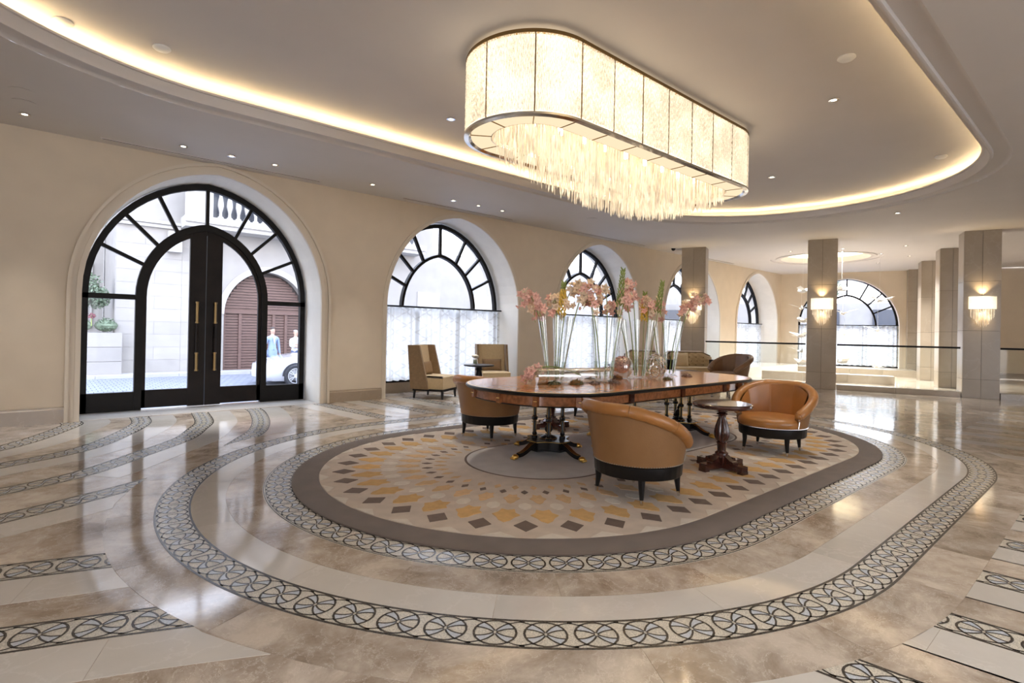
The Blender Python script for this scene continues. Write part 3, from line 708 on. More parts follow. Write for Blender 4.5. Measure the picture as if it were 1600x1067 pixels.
def rugrow(name, R, half, shape, m, N1=10, NA=17, z=.0235):
    for side in range(4):
        n = N1 if side % 2 == 0 else NA
        for i in range(n):
            if side % 2 == 0:
                f_ = (i+(.5 if half else 0))/n; sgn = 1 if side == 0 else -1
                cx, cy, tx, ty = RC[0]+sgn*(-RL+2*RL*f_), RC[1]-sgn*R, sgn, 0; sc = 1
            else:
                a = (-PI/2 if side == 1 else PI/2)+PI*(i+(.5 if half else 0))/n; o = RL if side == 1 else -RL
                cx, cy, tx, ty = RC[0]+o+R*math.cos(a), RC[1]+R*math.sin(a), -math.sin(a), math.cos(a); sc = (R/1.6)**.6
            nx, ny = ty, -tx
            pts = [(cx+tx*p*sc+nx*q, cy+ty*p*sc+ny*q) for p, q in shape]
            b = MB(); b.add([(x, y, z) for x, y in pts]+[(x, y, .0195) for x, y in pts], [tuple(range(len(pts)))]+[(k, (k+1) % len(pts), (k+1) % len(pts)+len(pts), k+len(pts)) for k in range(len(pts))])
            b.build(name, m, rug, smooth=False)
dia = lambda a, c_: [(-a, 0), (0, -c_), (a, 0), (0, c_)]
star = lambda a, c_: [(-a*.45, -c_*.8), (0, -c_*.62), (a*.5, -c_*.8), (a*.62, -c_*.3), (a, 0), (a*.62, c_*.35), (a*.4, c_*.75), (0, c_), (-a*.4, c_*.75), (-a*.62, c_*.35), (-a, 0), (-a*.62, -c_*.3)]
hexa = lambda a, c_: [(0, -c_), (a*.8, -c_*.6), (a, 0), (a*.8, c_*.6), (0, c_), (-a*.8, c_*.6), (-a, 0), (-a*.8, -c_*.6)]
rugrow('ivory_triangle', 1.835, True, [(-.10, .03), (0, -.045), (.10, .03)], 'rugw')
rugrow('taupe_diamond', 1.665, False, dia(.078, .10), 'rugd')
rugrow('ochre_star', 1.46, True, star(.105, .15), 'rugo')
rugrow('ivory_lozenge', 1.27, False, hexa(.058, .075), 'rugw')
rugrow('apricot_star', 1.09, True, star(.082, .125), 'rugo2')
rugrow('apricot_kite', .80, True, dia(.045, .06), 'rugo2')
rugrow('taupe_lozenge', .925, False, dia(.04, .05), 'rugd')

# ---------------------------------------------------------------- columns
def column(x, y, wd, dp, label, name='stone_column', grp='stone-clad columns'):
    t = empty(name, (x, y, 0), 0, **TH(label, 'column', grp)); t.rotation_euler.z = math.atan2(-E1.y, -E1.x)+PI/2   # local -Y faces the lobby
    b = MB(); b.box((0, dp/2, H/2), (wd-.02, dp-.02, H)); b.build('core', 'joint', t, smooth=False)
    zs = [0, .42, 1.42, 3.1, H]
    zs = [0, .42, 1.50, 2.60, H]
    for i in range(4):
        for s_ in (-1, 1):
            b = MB(); b.box((s_*wd/4, .012, (zs[i]+zs[i+1])/2), (wd/2-.007, .024, zs[i+1]-zs[i]-.007)); b.build('stone_panel', 'stone', t, smooth=False)
            b = MB(); b.box((s_*(wd/2-.011), dp/2+.012, (zs[i]+zs[i+1])/2), (.022, dp-.03, zs[i+1]-zs[i]-.007)); b.build('stone_panel', 'stone', t, smooth=False)
            b = MB(); b.box((s_*wd/4, dp-.012, (zs[i]+zs[i+1])/2), (wd/2-.007, .024, zs[i+1]-zs[i]-.007)); b.build('stone_panel', 'stone', t, smooth=False)
    return t
COLS = [(13.85, 8.0, 'stone column with a crystal sconce, nearest the window wall'), (14.80, 5.05, 'stone column with a sconce between the two railing runs'), (15.85, 2.19, 'stone column with a sconce, farthest from the window wall')]
cols = [column(x, y, .64, .5, lb) for x, y, lb in COLS]
column(18.45, 3.14, .55, .55, 'second column of the receding row behind the right-hand sconce column'); column(21.05, 4.08, .55, .55, 'third column of the receding row, near the end wall')
column(23.35, 4.95, .5, .3, 'flat stone pilaster against the end wall', 'stone_pilaster')

# sconces
def sconce(x, y, label):
    t = empty('wall_sconce', (x, y, 1.98), 0, **TH(label, 'lamp', 'crystal sconces')); t.rotation_euler.z = math.atan2(-E1.y, -E1.x)+PI/2
    b = MB(); b.box((0, -.012, .14), (.12, .024, .3)); b.build('backplate', 'chrome', t)
    rows = []; n = 18; wd = .235
    for z in (0, .28): rows.append([(wd*math.sin(a), -.03-.11*math.cos(a), z) for a in [(-PI/2+PI*i/n) for i in range(n+1)]])
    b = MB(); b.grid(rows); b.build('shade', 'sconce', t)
    for z in (-.005, .285):
        b = MB(); b.tube([(wd*1.02*math.sin(a), -.03-.115*math.cos(a), z) for a in [(-PI/2+PI*i/n) for i in range(n+1)]], .007, 6); b.build('rim', 'chrome', t)
    beads = MB()
    for i in range(40):
        a = -PI/2+PI*(i+.5)/40; px_, py_ = wd*1.01*math.sin(a), -.032-.113*math.cos(a)
        for k in range(9): beads.box((px_, py_, .02+.031*k), (.008, .008, .024), a)
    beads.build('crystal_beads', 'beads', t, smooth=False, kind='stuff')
    r_ = MB(); r_.lathe([(.004, 0), (.005, -.02), (.005, -.9), (.002, -1)], 6)
    rm = r_.mesh('crystal_drop', 'rod')
    for row in range(3):
        for i in range(13-row*2):
            a = -PI/2+PI*(i+.5)/(13-row*2); px_, py_ = (wd-.03-.05*row)*math.sin(a), -.03-(.09-.025*row)*math.cos(a)
            ln = .10+.30*(1-(abs(px_)/wd)**1.4)+random.uniform(-.03, .03)
            inst(rm, 'crystal_drop', t, (px_, py_, 0), sc=(1, 1, ln))
    for sg, e, sz in ((1, 9, .08), (-1, 7, .08)):
        l = bpy.data.lights.new('sconce_bulb', 'SPOT'); l.energy = e; l.color = WARM; l.spot_size = math.radians(110); l.spot_blend = .9; l.shadow_soft_size = .03
        lo = bpy.data.objects.new('sconce_bulb', l); C.objects.link(lo); lo.parent = t; lo.location = (0, -.06, .30 if sg > 0 else -.02); lo.rotation_euler = (PI if sg > 0 else 0, 0, 0)
for (x, y, _), lb in zip(COLS, ['lit crystal wall sconce behind the orchids, on the column by the windows', 'lit crystal wall sconce on the column in front of the end-wall window', 'lit crystal wall sconce on the column farthest from the windows']): sconce(x, y, lb)

# ---------------------------------------------------------------- railing, curb, ledges
def rail(p0, p1, label):
    p0, p1 = Vector(p0), Vector(p1); d = p1-p0; L_ = d.length; a = math.atan2(d.y, d.x)
    t = empty('glass_railing', (p0.x, p0.y, 0), a, **TH(label, 'railing', 'glass railings'))
    b = MB(); b.box((L_/2, 0, 1.112), (L_, .06, .042)); b.build('handrail', 'black', t)
    n = max(1, round(L_/1.3))
    for i in range(n):
        b = MB(); b.box((L_*(i+.5)/n, 0, .62), (L_/n-.012, .012, .98)); b.build('glass_panel', 'railglass', t, smooth=False)
    k = max(1, round(L_/1.0))
    for i in range(k):
        b = MB(); b.box((L_*(i+.5)/k, .06, .065), (L_/k-.004, .3, .13)); b.build('curb_stone', 'curb', t, smooth=False)
def cp(i, s, e): p = Vector((COLS[i][0], COLS[i][1], 0))+E2*s+E1*e; return (p.x, p.y)
rail(cp(0, .34, .12), cp(1, -.34, .12), 'glass railing with dark handrail between the first two sconce columns')
rail(cp(1, .34, .12), cp(2, -.34, .12), 'glass railing with dark handrail in front of the end-wall window')
rail(cp(2, .34, .12), cp(2, 4.3, .12), 'glass railing with dark handrail at the right of the last sconce column')
for (s0, s1, n0, n1, h_, lb) in ((.3, 4.1, -1.6, -.05, .22, 'low stone ledge under the end-wall window'),):
    t = empty('stone_ledge', (0, 0, 0), **TH(lb, 'ledge'))
    for i in range(4):
        a, e = s0+(s1-s0)*i/4, s0+(s1-s0)*(i+1)/4
        b = MB(); vs = [mapF(a+.003, n0, 0), mapF(e-.003, n0, 0), mapF(e-.003, n1, 0), mapF(a+.003, n1, 0)]; b.add(vs+[(x, y, h_) for x, y, z in vs], [(0, 1, 2, 3), (4, 5, 6, 7), (0, 1, 5, 4), (1, 2, 6, 5), (2, 3, 7, 6), (3, 0, 4, 7)]); b.build('ledge_stone', 'stone', t, smooth=False)
t = empty('stone_ledge', (0, 0, 0), **TH('low stone ledge along the window wall behind the brown armchair', 'ledge'))
for i in range(4):
    b = MB(); b.box((15.6+1.2*i+.6, 8.35, .16), (1.194, 1.3, .32)); b.build('ledge_stone', 'light', t, smooth=False)
t = empty('stone_ledge', (0, 0, 0), **TH('second low stone step between the railing and the end wall', 'ledge'))
for i in range(3):
    p = Vector((16.6, 5.0, 0))+E2*(-1.6+1.1*i)+E1*1.2; b = MB(); b.box((p.x, p.y, .12), (.5, 1.094, .24), G); b.build('ledge_stone', 'curb', t, smooth=False)

# bird mobile
bm_ = MB(); bm_.sphere((0, 0, 0), .05, 8, 6, (2.0, .6, .6)); bm_.add([(.02, 0, .01), (-.08, 0, .01), (-.10, .26, .10), (.04, .16, .07)], [(0, 1, 2, 3)]); bm_.add([(.02, 0, .01), (-.08, 0, .01), (-.10, -.26, .10), (.04, -.16, .07)], [(3, 2, 1, 0)])
bm_.add([(-.08, -.03, 0), (-.08, .03, 0), (-.22, .05, .02), (-.22, -.05, .02)], [(0, 1, 2, 3)]); bm_.lathe([(.03, 0), (.015, .05), (.001, .07)], 6, (.09, 0, .0))
bird = bm_.mesh('bird_body', 'white'); th = MB(); th.tube([(0, 0, .02), (0, 0, 1)], .002, 4); thm = th.mesh('thread', 'white')
bird_strings = [((16.1, 6.0), 'on the thread left of the middle sconce column', [2.55, 2.08, 1.72, 1.30, .88, .55]), ((16.75, 5.2), 'on the thread right of the middle sconce column', [2.6, 1.95, 1.38, .62]), ((17.4, 4.55), 'on the thread nearest the receding columns', [2.3, 1.5, .50])]
ordn = ['highest', 'second highest', 'third highest', 'fourth highest', 'second lowest', 'lowest']
for (x, y), wh_, zz in bird_strings:
    for i, z in enumerate(zz):
        o_ = 'lowest' if i == len(zz)-1 else ordn[i]
        t = empty('bird_sculpture', (x+random.uniform(-.05, .05), y+random.uniform(-.05, .05), z), random.uniform(0, 6), **TH('white bird sculpture, '+o_+' '+wh_, 'sculpture', 'hanging white birds'))
        inst(bird, 'body', t, sc=1.3); inst(thm, 'thread', t, sc=(1, 1, (H if i == 0 else zz[i-1]-.04)-z))

# ---------------------------------------------------------------- curtains
def curtain(mp, c, n, label, wd=3.2):
    t = empty('sheer_curtain', (0, 0, 0), **TH(label, 'curtain', 'sheer half curtains'))
    b = MB(); N = 260; rows = []; uvs = []
    for j, z in enumerate((.26, .5, .9, 1.3, 1.6, 1.70, 1.74)):
        row = []
        for i in range(N+1):
            s = -wd/2+wd*i/N; am = .030*(1-.35*j/6)
            off = am*math.sin(i*.52+.7*math.sin(i*.05))+.012*math.sin(i*.17+j*.3)
            row.append(mp(c+s, n+off, z+(.008*math.sin(i*.4) if j == 0 else 0)))
        rows.append(row)
    b.grid(rows); me = b.mesh('cloth', 'curtain', ang=180)
    uv = me.uv_layers.new(name='UVMap'); vi = [0]*len(me.loops); me.loops.foreach_get('vertex_index', vi)
    zz = (.26, .5, .9, 1.3, 1.6, 1.70, 1.74)
    for k, v in enumerate(vi): uv.data[k].uv = ((v % (N+1))*wd/N, zz[v//(N+1)])
    inst(me, 'cloth', t)
    b = MB(); b.tube([mp(c-wd/2-.08, n, 1.76), mp(c+wd/2+.06, n, 1.76)], .016, 8); b.build('curtain_rod', 'ebony', t)
for i in range(4): curtain(mapL, arL[i+1][0], FY-.14, 'sheer patterned half curtain in the window '+wn[i])
curtain(mapF, 2.2, .2, 'sheer half curtain in the end-wall window')

# ---------------------------------------------------------------- chandelier
CC = (5.24, 3.92); CL, CR = 1.547, .652; ZT, ZB = 3.955, 3.225
ch = empty('chandelier', (CC[0], CC[1], ZB), **TH('long oval crystal-drum chandelier above the table', 'chandelier'))
def cst(u, R): x, y, nx, ny = stad(u, R, CL, (0, 0), CR); return x, y
P_ = 4*CL+2*PI*CR; NP = 22
b = MB(); sweep(b, [(CR-.02, ZT-ZB), (CR+.012, ZT-ZB), (CR+.014, ZT-ZB-.034), (CR-.02, ZT-ZB-.034)], CL, (0, 0)); b.build('top_rim', 'brass', ch)
b = MB(); sweep(b, [(CR-.06, .0), (CR+.016, .0), (CR+.016, -.02), (CR-.03, -.028), (CR-.06, 0)], CL, (0, 0)); b.build('bottom_rim', 'chrome', ch)
b = MB(); b.add([(x, y, ZT-ZB+.035) for x, y in stad_poly(CR-.1, CL, (0, 0))], [tuple(range(82))]); sweep(b, [(CR-.1, ZT-ZB+.05), (CR-.1, ZT-ZB)], CL, (0, 0)); b.build('ceiling_canopy', 'ceil', ch)
for i in range(NP):
    a, e = P_*i/NP, P_*(i+1)/NP; b = MB(); n = 6; rows = []
    for z in (.0, .7): rows.append([(*cst(a+(e-a)*k/n, CR-.02), z) for k in range(n+1)])
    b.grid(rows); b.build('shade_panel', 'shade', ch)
    b = MB(); b.tube([(*cst(a, CR+.006), .0), (*cst(a, CR+.006), .71)], .006, 5); b.build('panel_rib', 'brass', ch)
    # diffuser below
    Ri, Ro = .40, CR-.045; poly = []
    for k in range(n+1): x, y, nx, ny = stad(a+.012+(e-a-.024)*k/n, Ro, CL, (0, 0), CR); poly.append((x, y))
    for k in range(n, -1, -1): x, y, nx, ny = stad(a+.012+(e-a-.024)*k/n, Ri, CL, (0, 0), CR); poly.append((x, y))
    b = MB(); b.prism(poly, -.006, .004); b.build('diffuser_panel', 'diffuser', ch, smooth=False)
    p0, p1 = stad(a, Ri-.006, CL, (0, 0), CR), stad(a, Ro+.02, CL, (0, 0), CR)
    b = MB(); b.tube([(p0[0], p0[1], -.006), (p1[0], p1[1], -.006)], .006, 5); b.build('divider_bar', 'brass', ch)
b = MB(); sweep(b, [(.40, -.008), (.392, -.008), (.392, .03), (.40, .03), (.40, -.008)], CL, (0, 0)); b.build('inner_rim', 'chrome', ch)
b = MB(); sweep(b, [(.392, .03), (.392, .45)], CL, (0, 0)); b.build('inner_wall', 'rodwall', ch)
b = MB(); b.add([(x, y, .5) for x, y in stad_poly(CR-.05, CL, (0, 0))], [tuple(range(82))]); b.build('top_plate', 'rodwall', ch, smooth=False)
# beaded strings round the drum
vs, fs = [], []; NS = 760
for i in range(NS):
    u = P_*i/NS; x, y, nx, ny = stad(u, CR+.004, CL, (0, 0), CR); tx, ty = -ny, nx; ph = random.uniform(0, .034); par = random.random() < .5; k0 = len(vs)
    K = 21
    for k in range(K):
        z = .012+.69*min(1, max(0, (k+ph/.034-.5+random.uniform(-.3, .3))/(K-1))); r = .0062 if (k % 2) == par else .0028; o_ = random.uniform(-.003, .003); r *= random.uniform(.8, 1.15)
        vs += [(x+tx*(r+o_), y+ty*(r+o_), z), (x+nx*r*1.3, y+ny*r*1.3, z+.003), (x-tx*(r-o_), y-ty*(r-o_), z)]
    for k in range(K-1):
        a = k0+3*k; fs += [(a, a+1, a+4, a+3), (a+1, a+2, a+5, a+4)]
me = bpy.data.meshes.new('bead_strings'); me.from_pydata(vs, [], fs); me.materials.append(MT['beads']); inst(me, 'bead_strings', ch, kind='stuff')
# hanging rods: long in the middle, short at the ends
rr = MB(); rr.lathe([(.004, 0), (.0045, -.02), (.0045, -.93), (.001, -1)], 6); rm = rr.mesh('crystal_rod', 'rod'); pts = []
while len(pts) < 900:
    x, y = random.uniform(-1.93, 1.93), random.uniform(-.37, .37); dx = max(abs(x)-CL, 0)
    if math.hypot(dx, y) < .375: pts.append((x, y))
pts.sort(key=lambda p: p[1]-p[0]*.5)
big = MB()
for i, (x, y) in enumerate(pts):
    e = math.hypot(x/1.93, y/.38); zb = -.06-.44*max(0, 1-abs(x/1.95)**2.2)*(1-.35*abs(y/.38)**3)+random.uniform(-.05, .05); ln = random.uniform(.30, .52)-.25*zb
    if i < 290: inst(rm, 'crystal_rod', ch, (x, y, zb+ln), sc=(1, 1, ln))
    else: big.lathe([(.004, zb+ln), (.0045, zb+.03), (.001, zb)], 5, (x, y, 0), cap=False)
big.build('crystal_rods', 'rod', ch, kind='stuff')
for i in range(9):
    x = -1.5+3.0*i/8; k = MB(); k.lathe([(.001, .0), (.022, .0), (.022, .12), (.001, .12)], 10, (x, .0, .14)); k.build('bulb', 'bulb', ch)
# ---------------------------------------------------------------- long table
TC = (5.2, 3.88); TZ = .765
def rrect(a, b_, r, n=10):
    out = []
    for cx, cy, a0 in ((a-r, -b_+r, -PI/2), (a-r, b_-r, 0), (-a+r, b_-r, PI/2), (-a+r, -b_+r, PI)):
        for i in range(n+1): t = a0+PI/2*i/n; out.append((cx+r*math.cos(t), cy+r*math.sin(t)))
    return out
tb = empty('long_banquet_table', (TC[0], TC[1], .0225), **TH('long round-ended inlaid table with gilt-footed pedestals on the rug', 'table'))
tb.scale = (1, 1, .97); A_, B_, R_ = 2.04, .86, .78
def lay(b, prof):
    rows = [[(x, y, z) for x, y in rrect(A_-o, B_-o, R_-o)] for o, z in prof]; b.grid(rows, True); return rows
b = MB(); rows = lay(b, [(.05, TZ-.04), (.012, TZ-.034), (0, TZ-.018), (.005, TZ-.004), (.02, TZ)]); b.build('moulded_edge', 'ebony', tb)
b = MB(); lay(b, [(.018, TZ-.001), (.018, TZ+.0008), (.03, TZ+.0008)]); b.build('gilt_line', 'gold', tb)
for i, (x0, x1) in enumerate(((-2.2, -1.05), (-1.05, 0), (0, 1.05), (1.05, 2.2))):
    poly = [p for p in rrect(A_-.03, B_-.03, R_-.03, 14)]
    poly = clip(poly, lambda p: p[0]-x0-.0012); poly = clip(poly, lambda p: x1-.0012-p[0])
    b = MB(); b.prism(poly, TZ-.03, TZ+.0003); b.build('veneer_leaf', 'veneer', tb, smooth=False)
b = MB(); lay(b, [(.09, TZ-.038), (.09, TZ-.135), (.11, TZ-.14), (.11, TZ-.038)]); b.build('apron', 'apron', tb)
b = MB(); lay(b, [(.088, TZ-.128), (.080, TZ-.132), (.088, TZ-.14)]); b.build('apron_bead', 'ebony', tb)
bx = rrect(A_-.085, B_-.085, R_-.085, 14)
for k in range(0, len(bx), 5):
    x, y = bx[k]; b = MB(); b.box((x, y, TZ-.085), (.05, .05, .095), math.atan2(y, x)); bl = b.build('apron_block', 'apron', tb)
    q = MB(); q.lathe([(.001, 0), (.018, 0), (.018, .004), (.001, .004)], 10, (x*1.012, y*1.03, TZ-.087)); q.build('gilt_mount', 'gold', bl)
for x in (-.9, 0, .9):
    for s_ in (-1, 1):
        b = MB(); b.box((x, s_*(B_-.083), TZ-.085), (.06, .03, .098)); b.build('apron_block', 'mahog', tb)
def pedestal(px_, py_, rz):
    t = empty('pedestal', (px_, py_, 0), rz); t.parent = tb
    pl = []
    for k in range(4):
        a = k*PI/2
        for r_, da in ((.17, -.62), (.225, -.30), (.225, .30), (.17, .62)): pl.append((r_*math.cos(a+da), r_*math.sin(a+da)))
    b = MB(); b.prism(pl, .075, .150); b.prism([(x*1.12, y*1.12) for x, y in pl], .150, .165); b.prism([(x*1.1, y*1.1) for x, y in pl], .06, .075); b.build('platform', 'ebony', t, ang=25)
    b = MB(); b.prism([(x*1.125, y*1.125) for x, y in pl], .156, .160); b.build('gilt_band', 'gold', t, smooth=False)
    b = MB(); b.lathe([(.001, .36), (.008, .35), (.016, .33), (.008, .312), (.034, .29), (.042, .262), (.030, .235), (.013, .225), (.013, .212), (.055, .20), (.085, .18), (.09, .162)], 18, cap=False); b.build('urn_finial', 'ebony', t)
    b = MB(); b.lathe([(.088, .168), (.094, .172), (.088, .176)], 18, cap=False); b.build('gilt_ring', 'gold', t)
    for k in range(4):
        a = k*PI/2+PI/4; x, y = .145*math.cos(a), .145*math.sin(a)
        b = MB(); b.lathe([(.032, .165), (.032, .19), (.020, .197), (.027, .215), (.020, .23), (.020, .355), (.031, .365), (.033, .395), (.024, .405), (.020, .415), (.020, .60), (.027, .61), (.029, .63)], 14, (x, y, 0), flute=(.18, 7, .232, .60)); b.build('fluted_column', 'ebony', t)
        for z in (.194, .36, .40, .605):
            q = MB(); q.lathe([(.022, z-.003), (.033 if .3 < z < .5 else .029, z), (.022, z+.003)], 14, (x, y, 0), cap=False); q.build('gilt_ring', 'gold', t)
        for j in range(4):
            aa = 2*PI*j/4; q = MB(); q.tube([(x+.0205*math.cos(aa), y+.0205*math.sin(aa), .235), (x+.0205*math.cos(aa), y+.0205*math.sin(aa), .595)], .0014, 4); q.build('gilt_reed', 'gold', t)
        a = k*PI/2; leg = [(.17, .125), (.22, .118), (.28, .095), (.33, .065), (.38, .045), (.43, .038)]; ca, sa = math.cos(a), math.sin(a)
        b = MB(); rows = []
        for i, (r_, z) in enumerate(leg):
            wd, hh = .030-.002*i, (.030-.002*i)
            rows.append([(r_*ca-dy*sa, r_*sa+dy*ca, z+dz) for dy, dz in ((-wd, -hh), (wd, -hh), (wd, hh), (-wd, hh))])
        b.grid(rows, True); b.add(rows[0], [(0, 1, 2, 3)]); b.add(rows[-1], [(3, 2, 1, 0)]); lg = b.build('sabre_leg', 'ebony', t)
        for dy in (-.026, .026, 0):
            q = MB(); q.tube([(r_*ca-dy*sa*(1-.05*i), r_*sa+dy*ca*(1-.05*i), z+.031-.002*i) for i, (r_, z) in enumerate(leg)], .0025, 4); q.build('gilt_line', 'gold', lg)
        q = MB(); q.sphere((.465*ca, .465*sa, .028), .03, 10, 8, (1.25, 1.1, .9))
        for dy in (-.018, 0, .018): q.sphere((.498*ca-dy*sa, .498*sa+dy*ca, .016), .014, 8, 6)
        q.build('gilt_paw', 'gold', t)
    return t
pedestal(-1.12, .10, 0); pedestal(0, 0, 0); pedestal(1.15, -.03, 0)

# ---------------------------------------------------------------- tub chairs
def tub_chair(name, label, leather='leather', arm='leather', s=1.0, group='leather tub chairs'):
    t = empty(name, (0, 0, 0), **TH(label, 'chair', group))
    # fluted black apron
    b = MB(); b.lathe([(.300, .180), (.325, .184), (.332, .192), (.335, .275), (.325, .285)], 96, flute=(.018, 64, .186, .27)); b.build('apron', 'ebony', t, ang=25)
    for k in range(4):
        a = PI/4+k*PI/2; x, y = .298*math.cos(a), .298*math.sin(a); kx = 1.0
        b = MB(); b.tube([(x, y, .19), (x*1.0, y*1.0, .12), (x*1.03, y*1.03, .035)], [.027, .022, .014], 8); lg = b.build('leg', 'ebony', t)
        b = MB(); b.tube([(x*1.03, y*1.03, .038), (x*1.045, y*1.045, .0)], [.0145, .011], 8); b.build('metal_tip', 'chrome', lg)
    # seat cushion
    b = MB(); b.lathe([(.02, .285), (.318, .288), (.335, .31), (.338, .35), (.325, .375), (.28, .392), (.15, .402), (.001, .405)], 48, (.02, 0, 0), cap=False); b.build('seat', arm, t, ang=50)
    # shell (opening towards +x)
    PM = math.radians(120); n = 80
    def top(a):
        q = abs(a)/PM; return .745-.275*max(0, (q-.18)/.82)**1.6
    def P(a, r, z): return (-r*math.cos(a)*1.0, r*math.sin(a), z)
    def Rad(a, z):      # outward flare of the shell
        f = (z-.28)/.45; return .338+.075*f+.0*a
    rows = []
    for i in range(n+1):
        a = -PM+2*PM*i/n; h = top(a)-.035; q = abs(a)/PM; fl = 1
        ro = [P(a, Rad(a, .285+(h-.285)*k/6), .285+(h-.285)*k/6) for k in range(7)]
        rt = Rad(a, h)
        th_ = .055; seam = .020*(abs(math.sin(a*4.3+PI/2))**.5) if q < .93 else 0
        ri = [P(a, Rad(a, z)-th_+.004-seam, z) for z in [h-(h-.35)*k/6 for k in range(7)]]
        rows.append(ro+ri)
    b = MB(); b.cur = 0; b.grid([r[:7] for r in rows]); b.build('outer_back', leather, t, ang=60)
    b = MB(); b.grid([r[7:] for r in rows]); 
    b.build('channelled_inner_back', arm, t, ang=60)
    b = MB()
    for r in (rows[0], rows[-1]): b.add(r, [tuple(range(len(r)))])
    b.build('front_edge', leather, t, smooth=False)
    # rolled top in five leather sections
    pts, rad = [], []
    for i in range(n+1):
        a = -PM+2*PM*i/n; h = top(a)-.035; r = Rad(a, h)-.006; pts.append(P(a, r, h+.0)); rad.append(.048*(.93 if i % 16 == 8 else 1))
    cuts = [0, 14, 30, 50, 66, 80]
    for c0, c1 in zip(cuts, cuts[1:]):
        k = MB(); rr_ = rad[c0:c1+1]; rr_[0] *= .93; rr_[-1] *= .93
        k.tube(pts[c0:c1+1], rr_, 12); k.build('rolled_top', arm, t, ang=60)
    for sg in (0, -1):
        k = MB(); k.sphere(pts[sg], .040, 10, 8); k.build('arm_scroll', arm, t)
    # nail heads along the shell edges
    k = MB()
    for i in range(110):
        a = -PI+2*PI*i/110; k.sphere((-.340*math.cos(a), .340*math.sin(a), .289), .006, 4, 3)
    for i in range(96):
        a = -PM+2*PM*i/95; h = top(a)-.075; k.sphere(P(a, Rad(a, h)+.002, h), .0048, 4, 3)
    for sg in (-1, 1):
        for i in range(16): z = .30+(top(PM)-.10-.30)*i/15; k.sphere(P(sg*PM*.985, Rad(0, z)+.003, z), .0048, 4, 3)
    k.build('nail_heads', 'chrome', t, kind='stuff')
    return t
tc0 = tub_chair('tub_chair', 'tan leather tub chair nearest the camera, seen from behind', 'leather2', 'leather')
tc0.location = (3.66, 2.57, .022); tc0.scale = (1.03, 1.03, 1.0)
for (x, y, a, lb) in ((6.25, 2.62, 186, 'caramel leather tub chair facing the camera, right of the pedestal side table'), (4.16, 5.05, 10, 'tan leather tub chair behind the left end of the long table'), (6.25, 5.12, 178, 'tub chair mostly hidden behind the long table and the nearest chair')):
    c = copy_tree(tc0); c.location = (x, y, .022); c.rotation_euler.z = math.radians(a); c['label'] = lb
tc0.rotation_euler.z = math.radians(-4)

# ---------------------------------------------------------------- pedestal side tables
def side_table(label):
    t = empty('side_table', (0, 0, 0), **TH(label, 'table', 'round pedestal side tables'))
    b = MB(); b.lathe([(.001, .600), (.20, .600), (.235, .582), (.262, .590), (.272, .607), (.268, .622), (.255, .630), (.001, .630)], 56, cap=False); b.build('round_top', 'mahog', t, ang=30)
    b = MB(); b.lathe([(.052, .585), (.056, .565), (.05, .545), (.03, .538), (.048, .53), (.052, .522), (.036, .512), (.034, .49), (.044, .46), (.060, .41), (.070, .36), (.068, .31), (.052, .275), (.038, .262), (.050, .252), (.044, .242), (.040, .20), (.040, .17), (.060, .155), (.062, .125), (.060, .11)], 48, flute=(.16, 12, .268, .505)); b.build('fluted_baluster', 'mahog', t, ang=30)
    b = MB(); b.box((0, 0, .085), (.13, .13, .07)); b.build('centre_block', 'mahog', t, ang=20)
    for k in range(4):
        a = k*PI/2; b = MB(); b.box((.135, 0, .045), (.25, .075, .055)); b.box((.235, 0, .014), (.055, .08, .028)); b.tube([(.135, -.036, .075), (.135, .036, .075)], .024, 12); b.add([(.05, -.03, .07), (.05, .03, .07), (.05, .03, .14), (.05, -.03, .14), (.16, -.03, .07), (.16, .03, .07)], [(0, 1, 2, 3), (0, 4, 5, 1), (3, 2, 5, 4), (0, 3, 4), (1, 5, 2)])
        b.build('foot_beam', 'mahog', t, rz=a, ang=25)
    return t
st0 = side_table('round dark wood side table between the two nearer leather tub chairs'); st0.location = (4.98, 2.55, .022); st0.rotation_euler.z = math.radians(-12)
st1 = copy_tree(st0); st1.location = (5.20, 5.02, .022); st1['label'] = 'round dark side table behind the long table, only its pedestal showing'

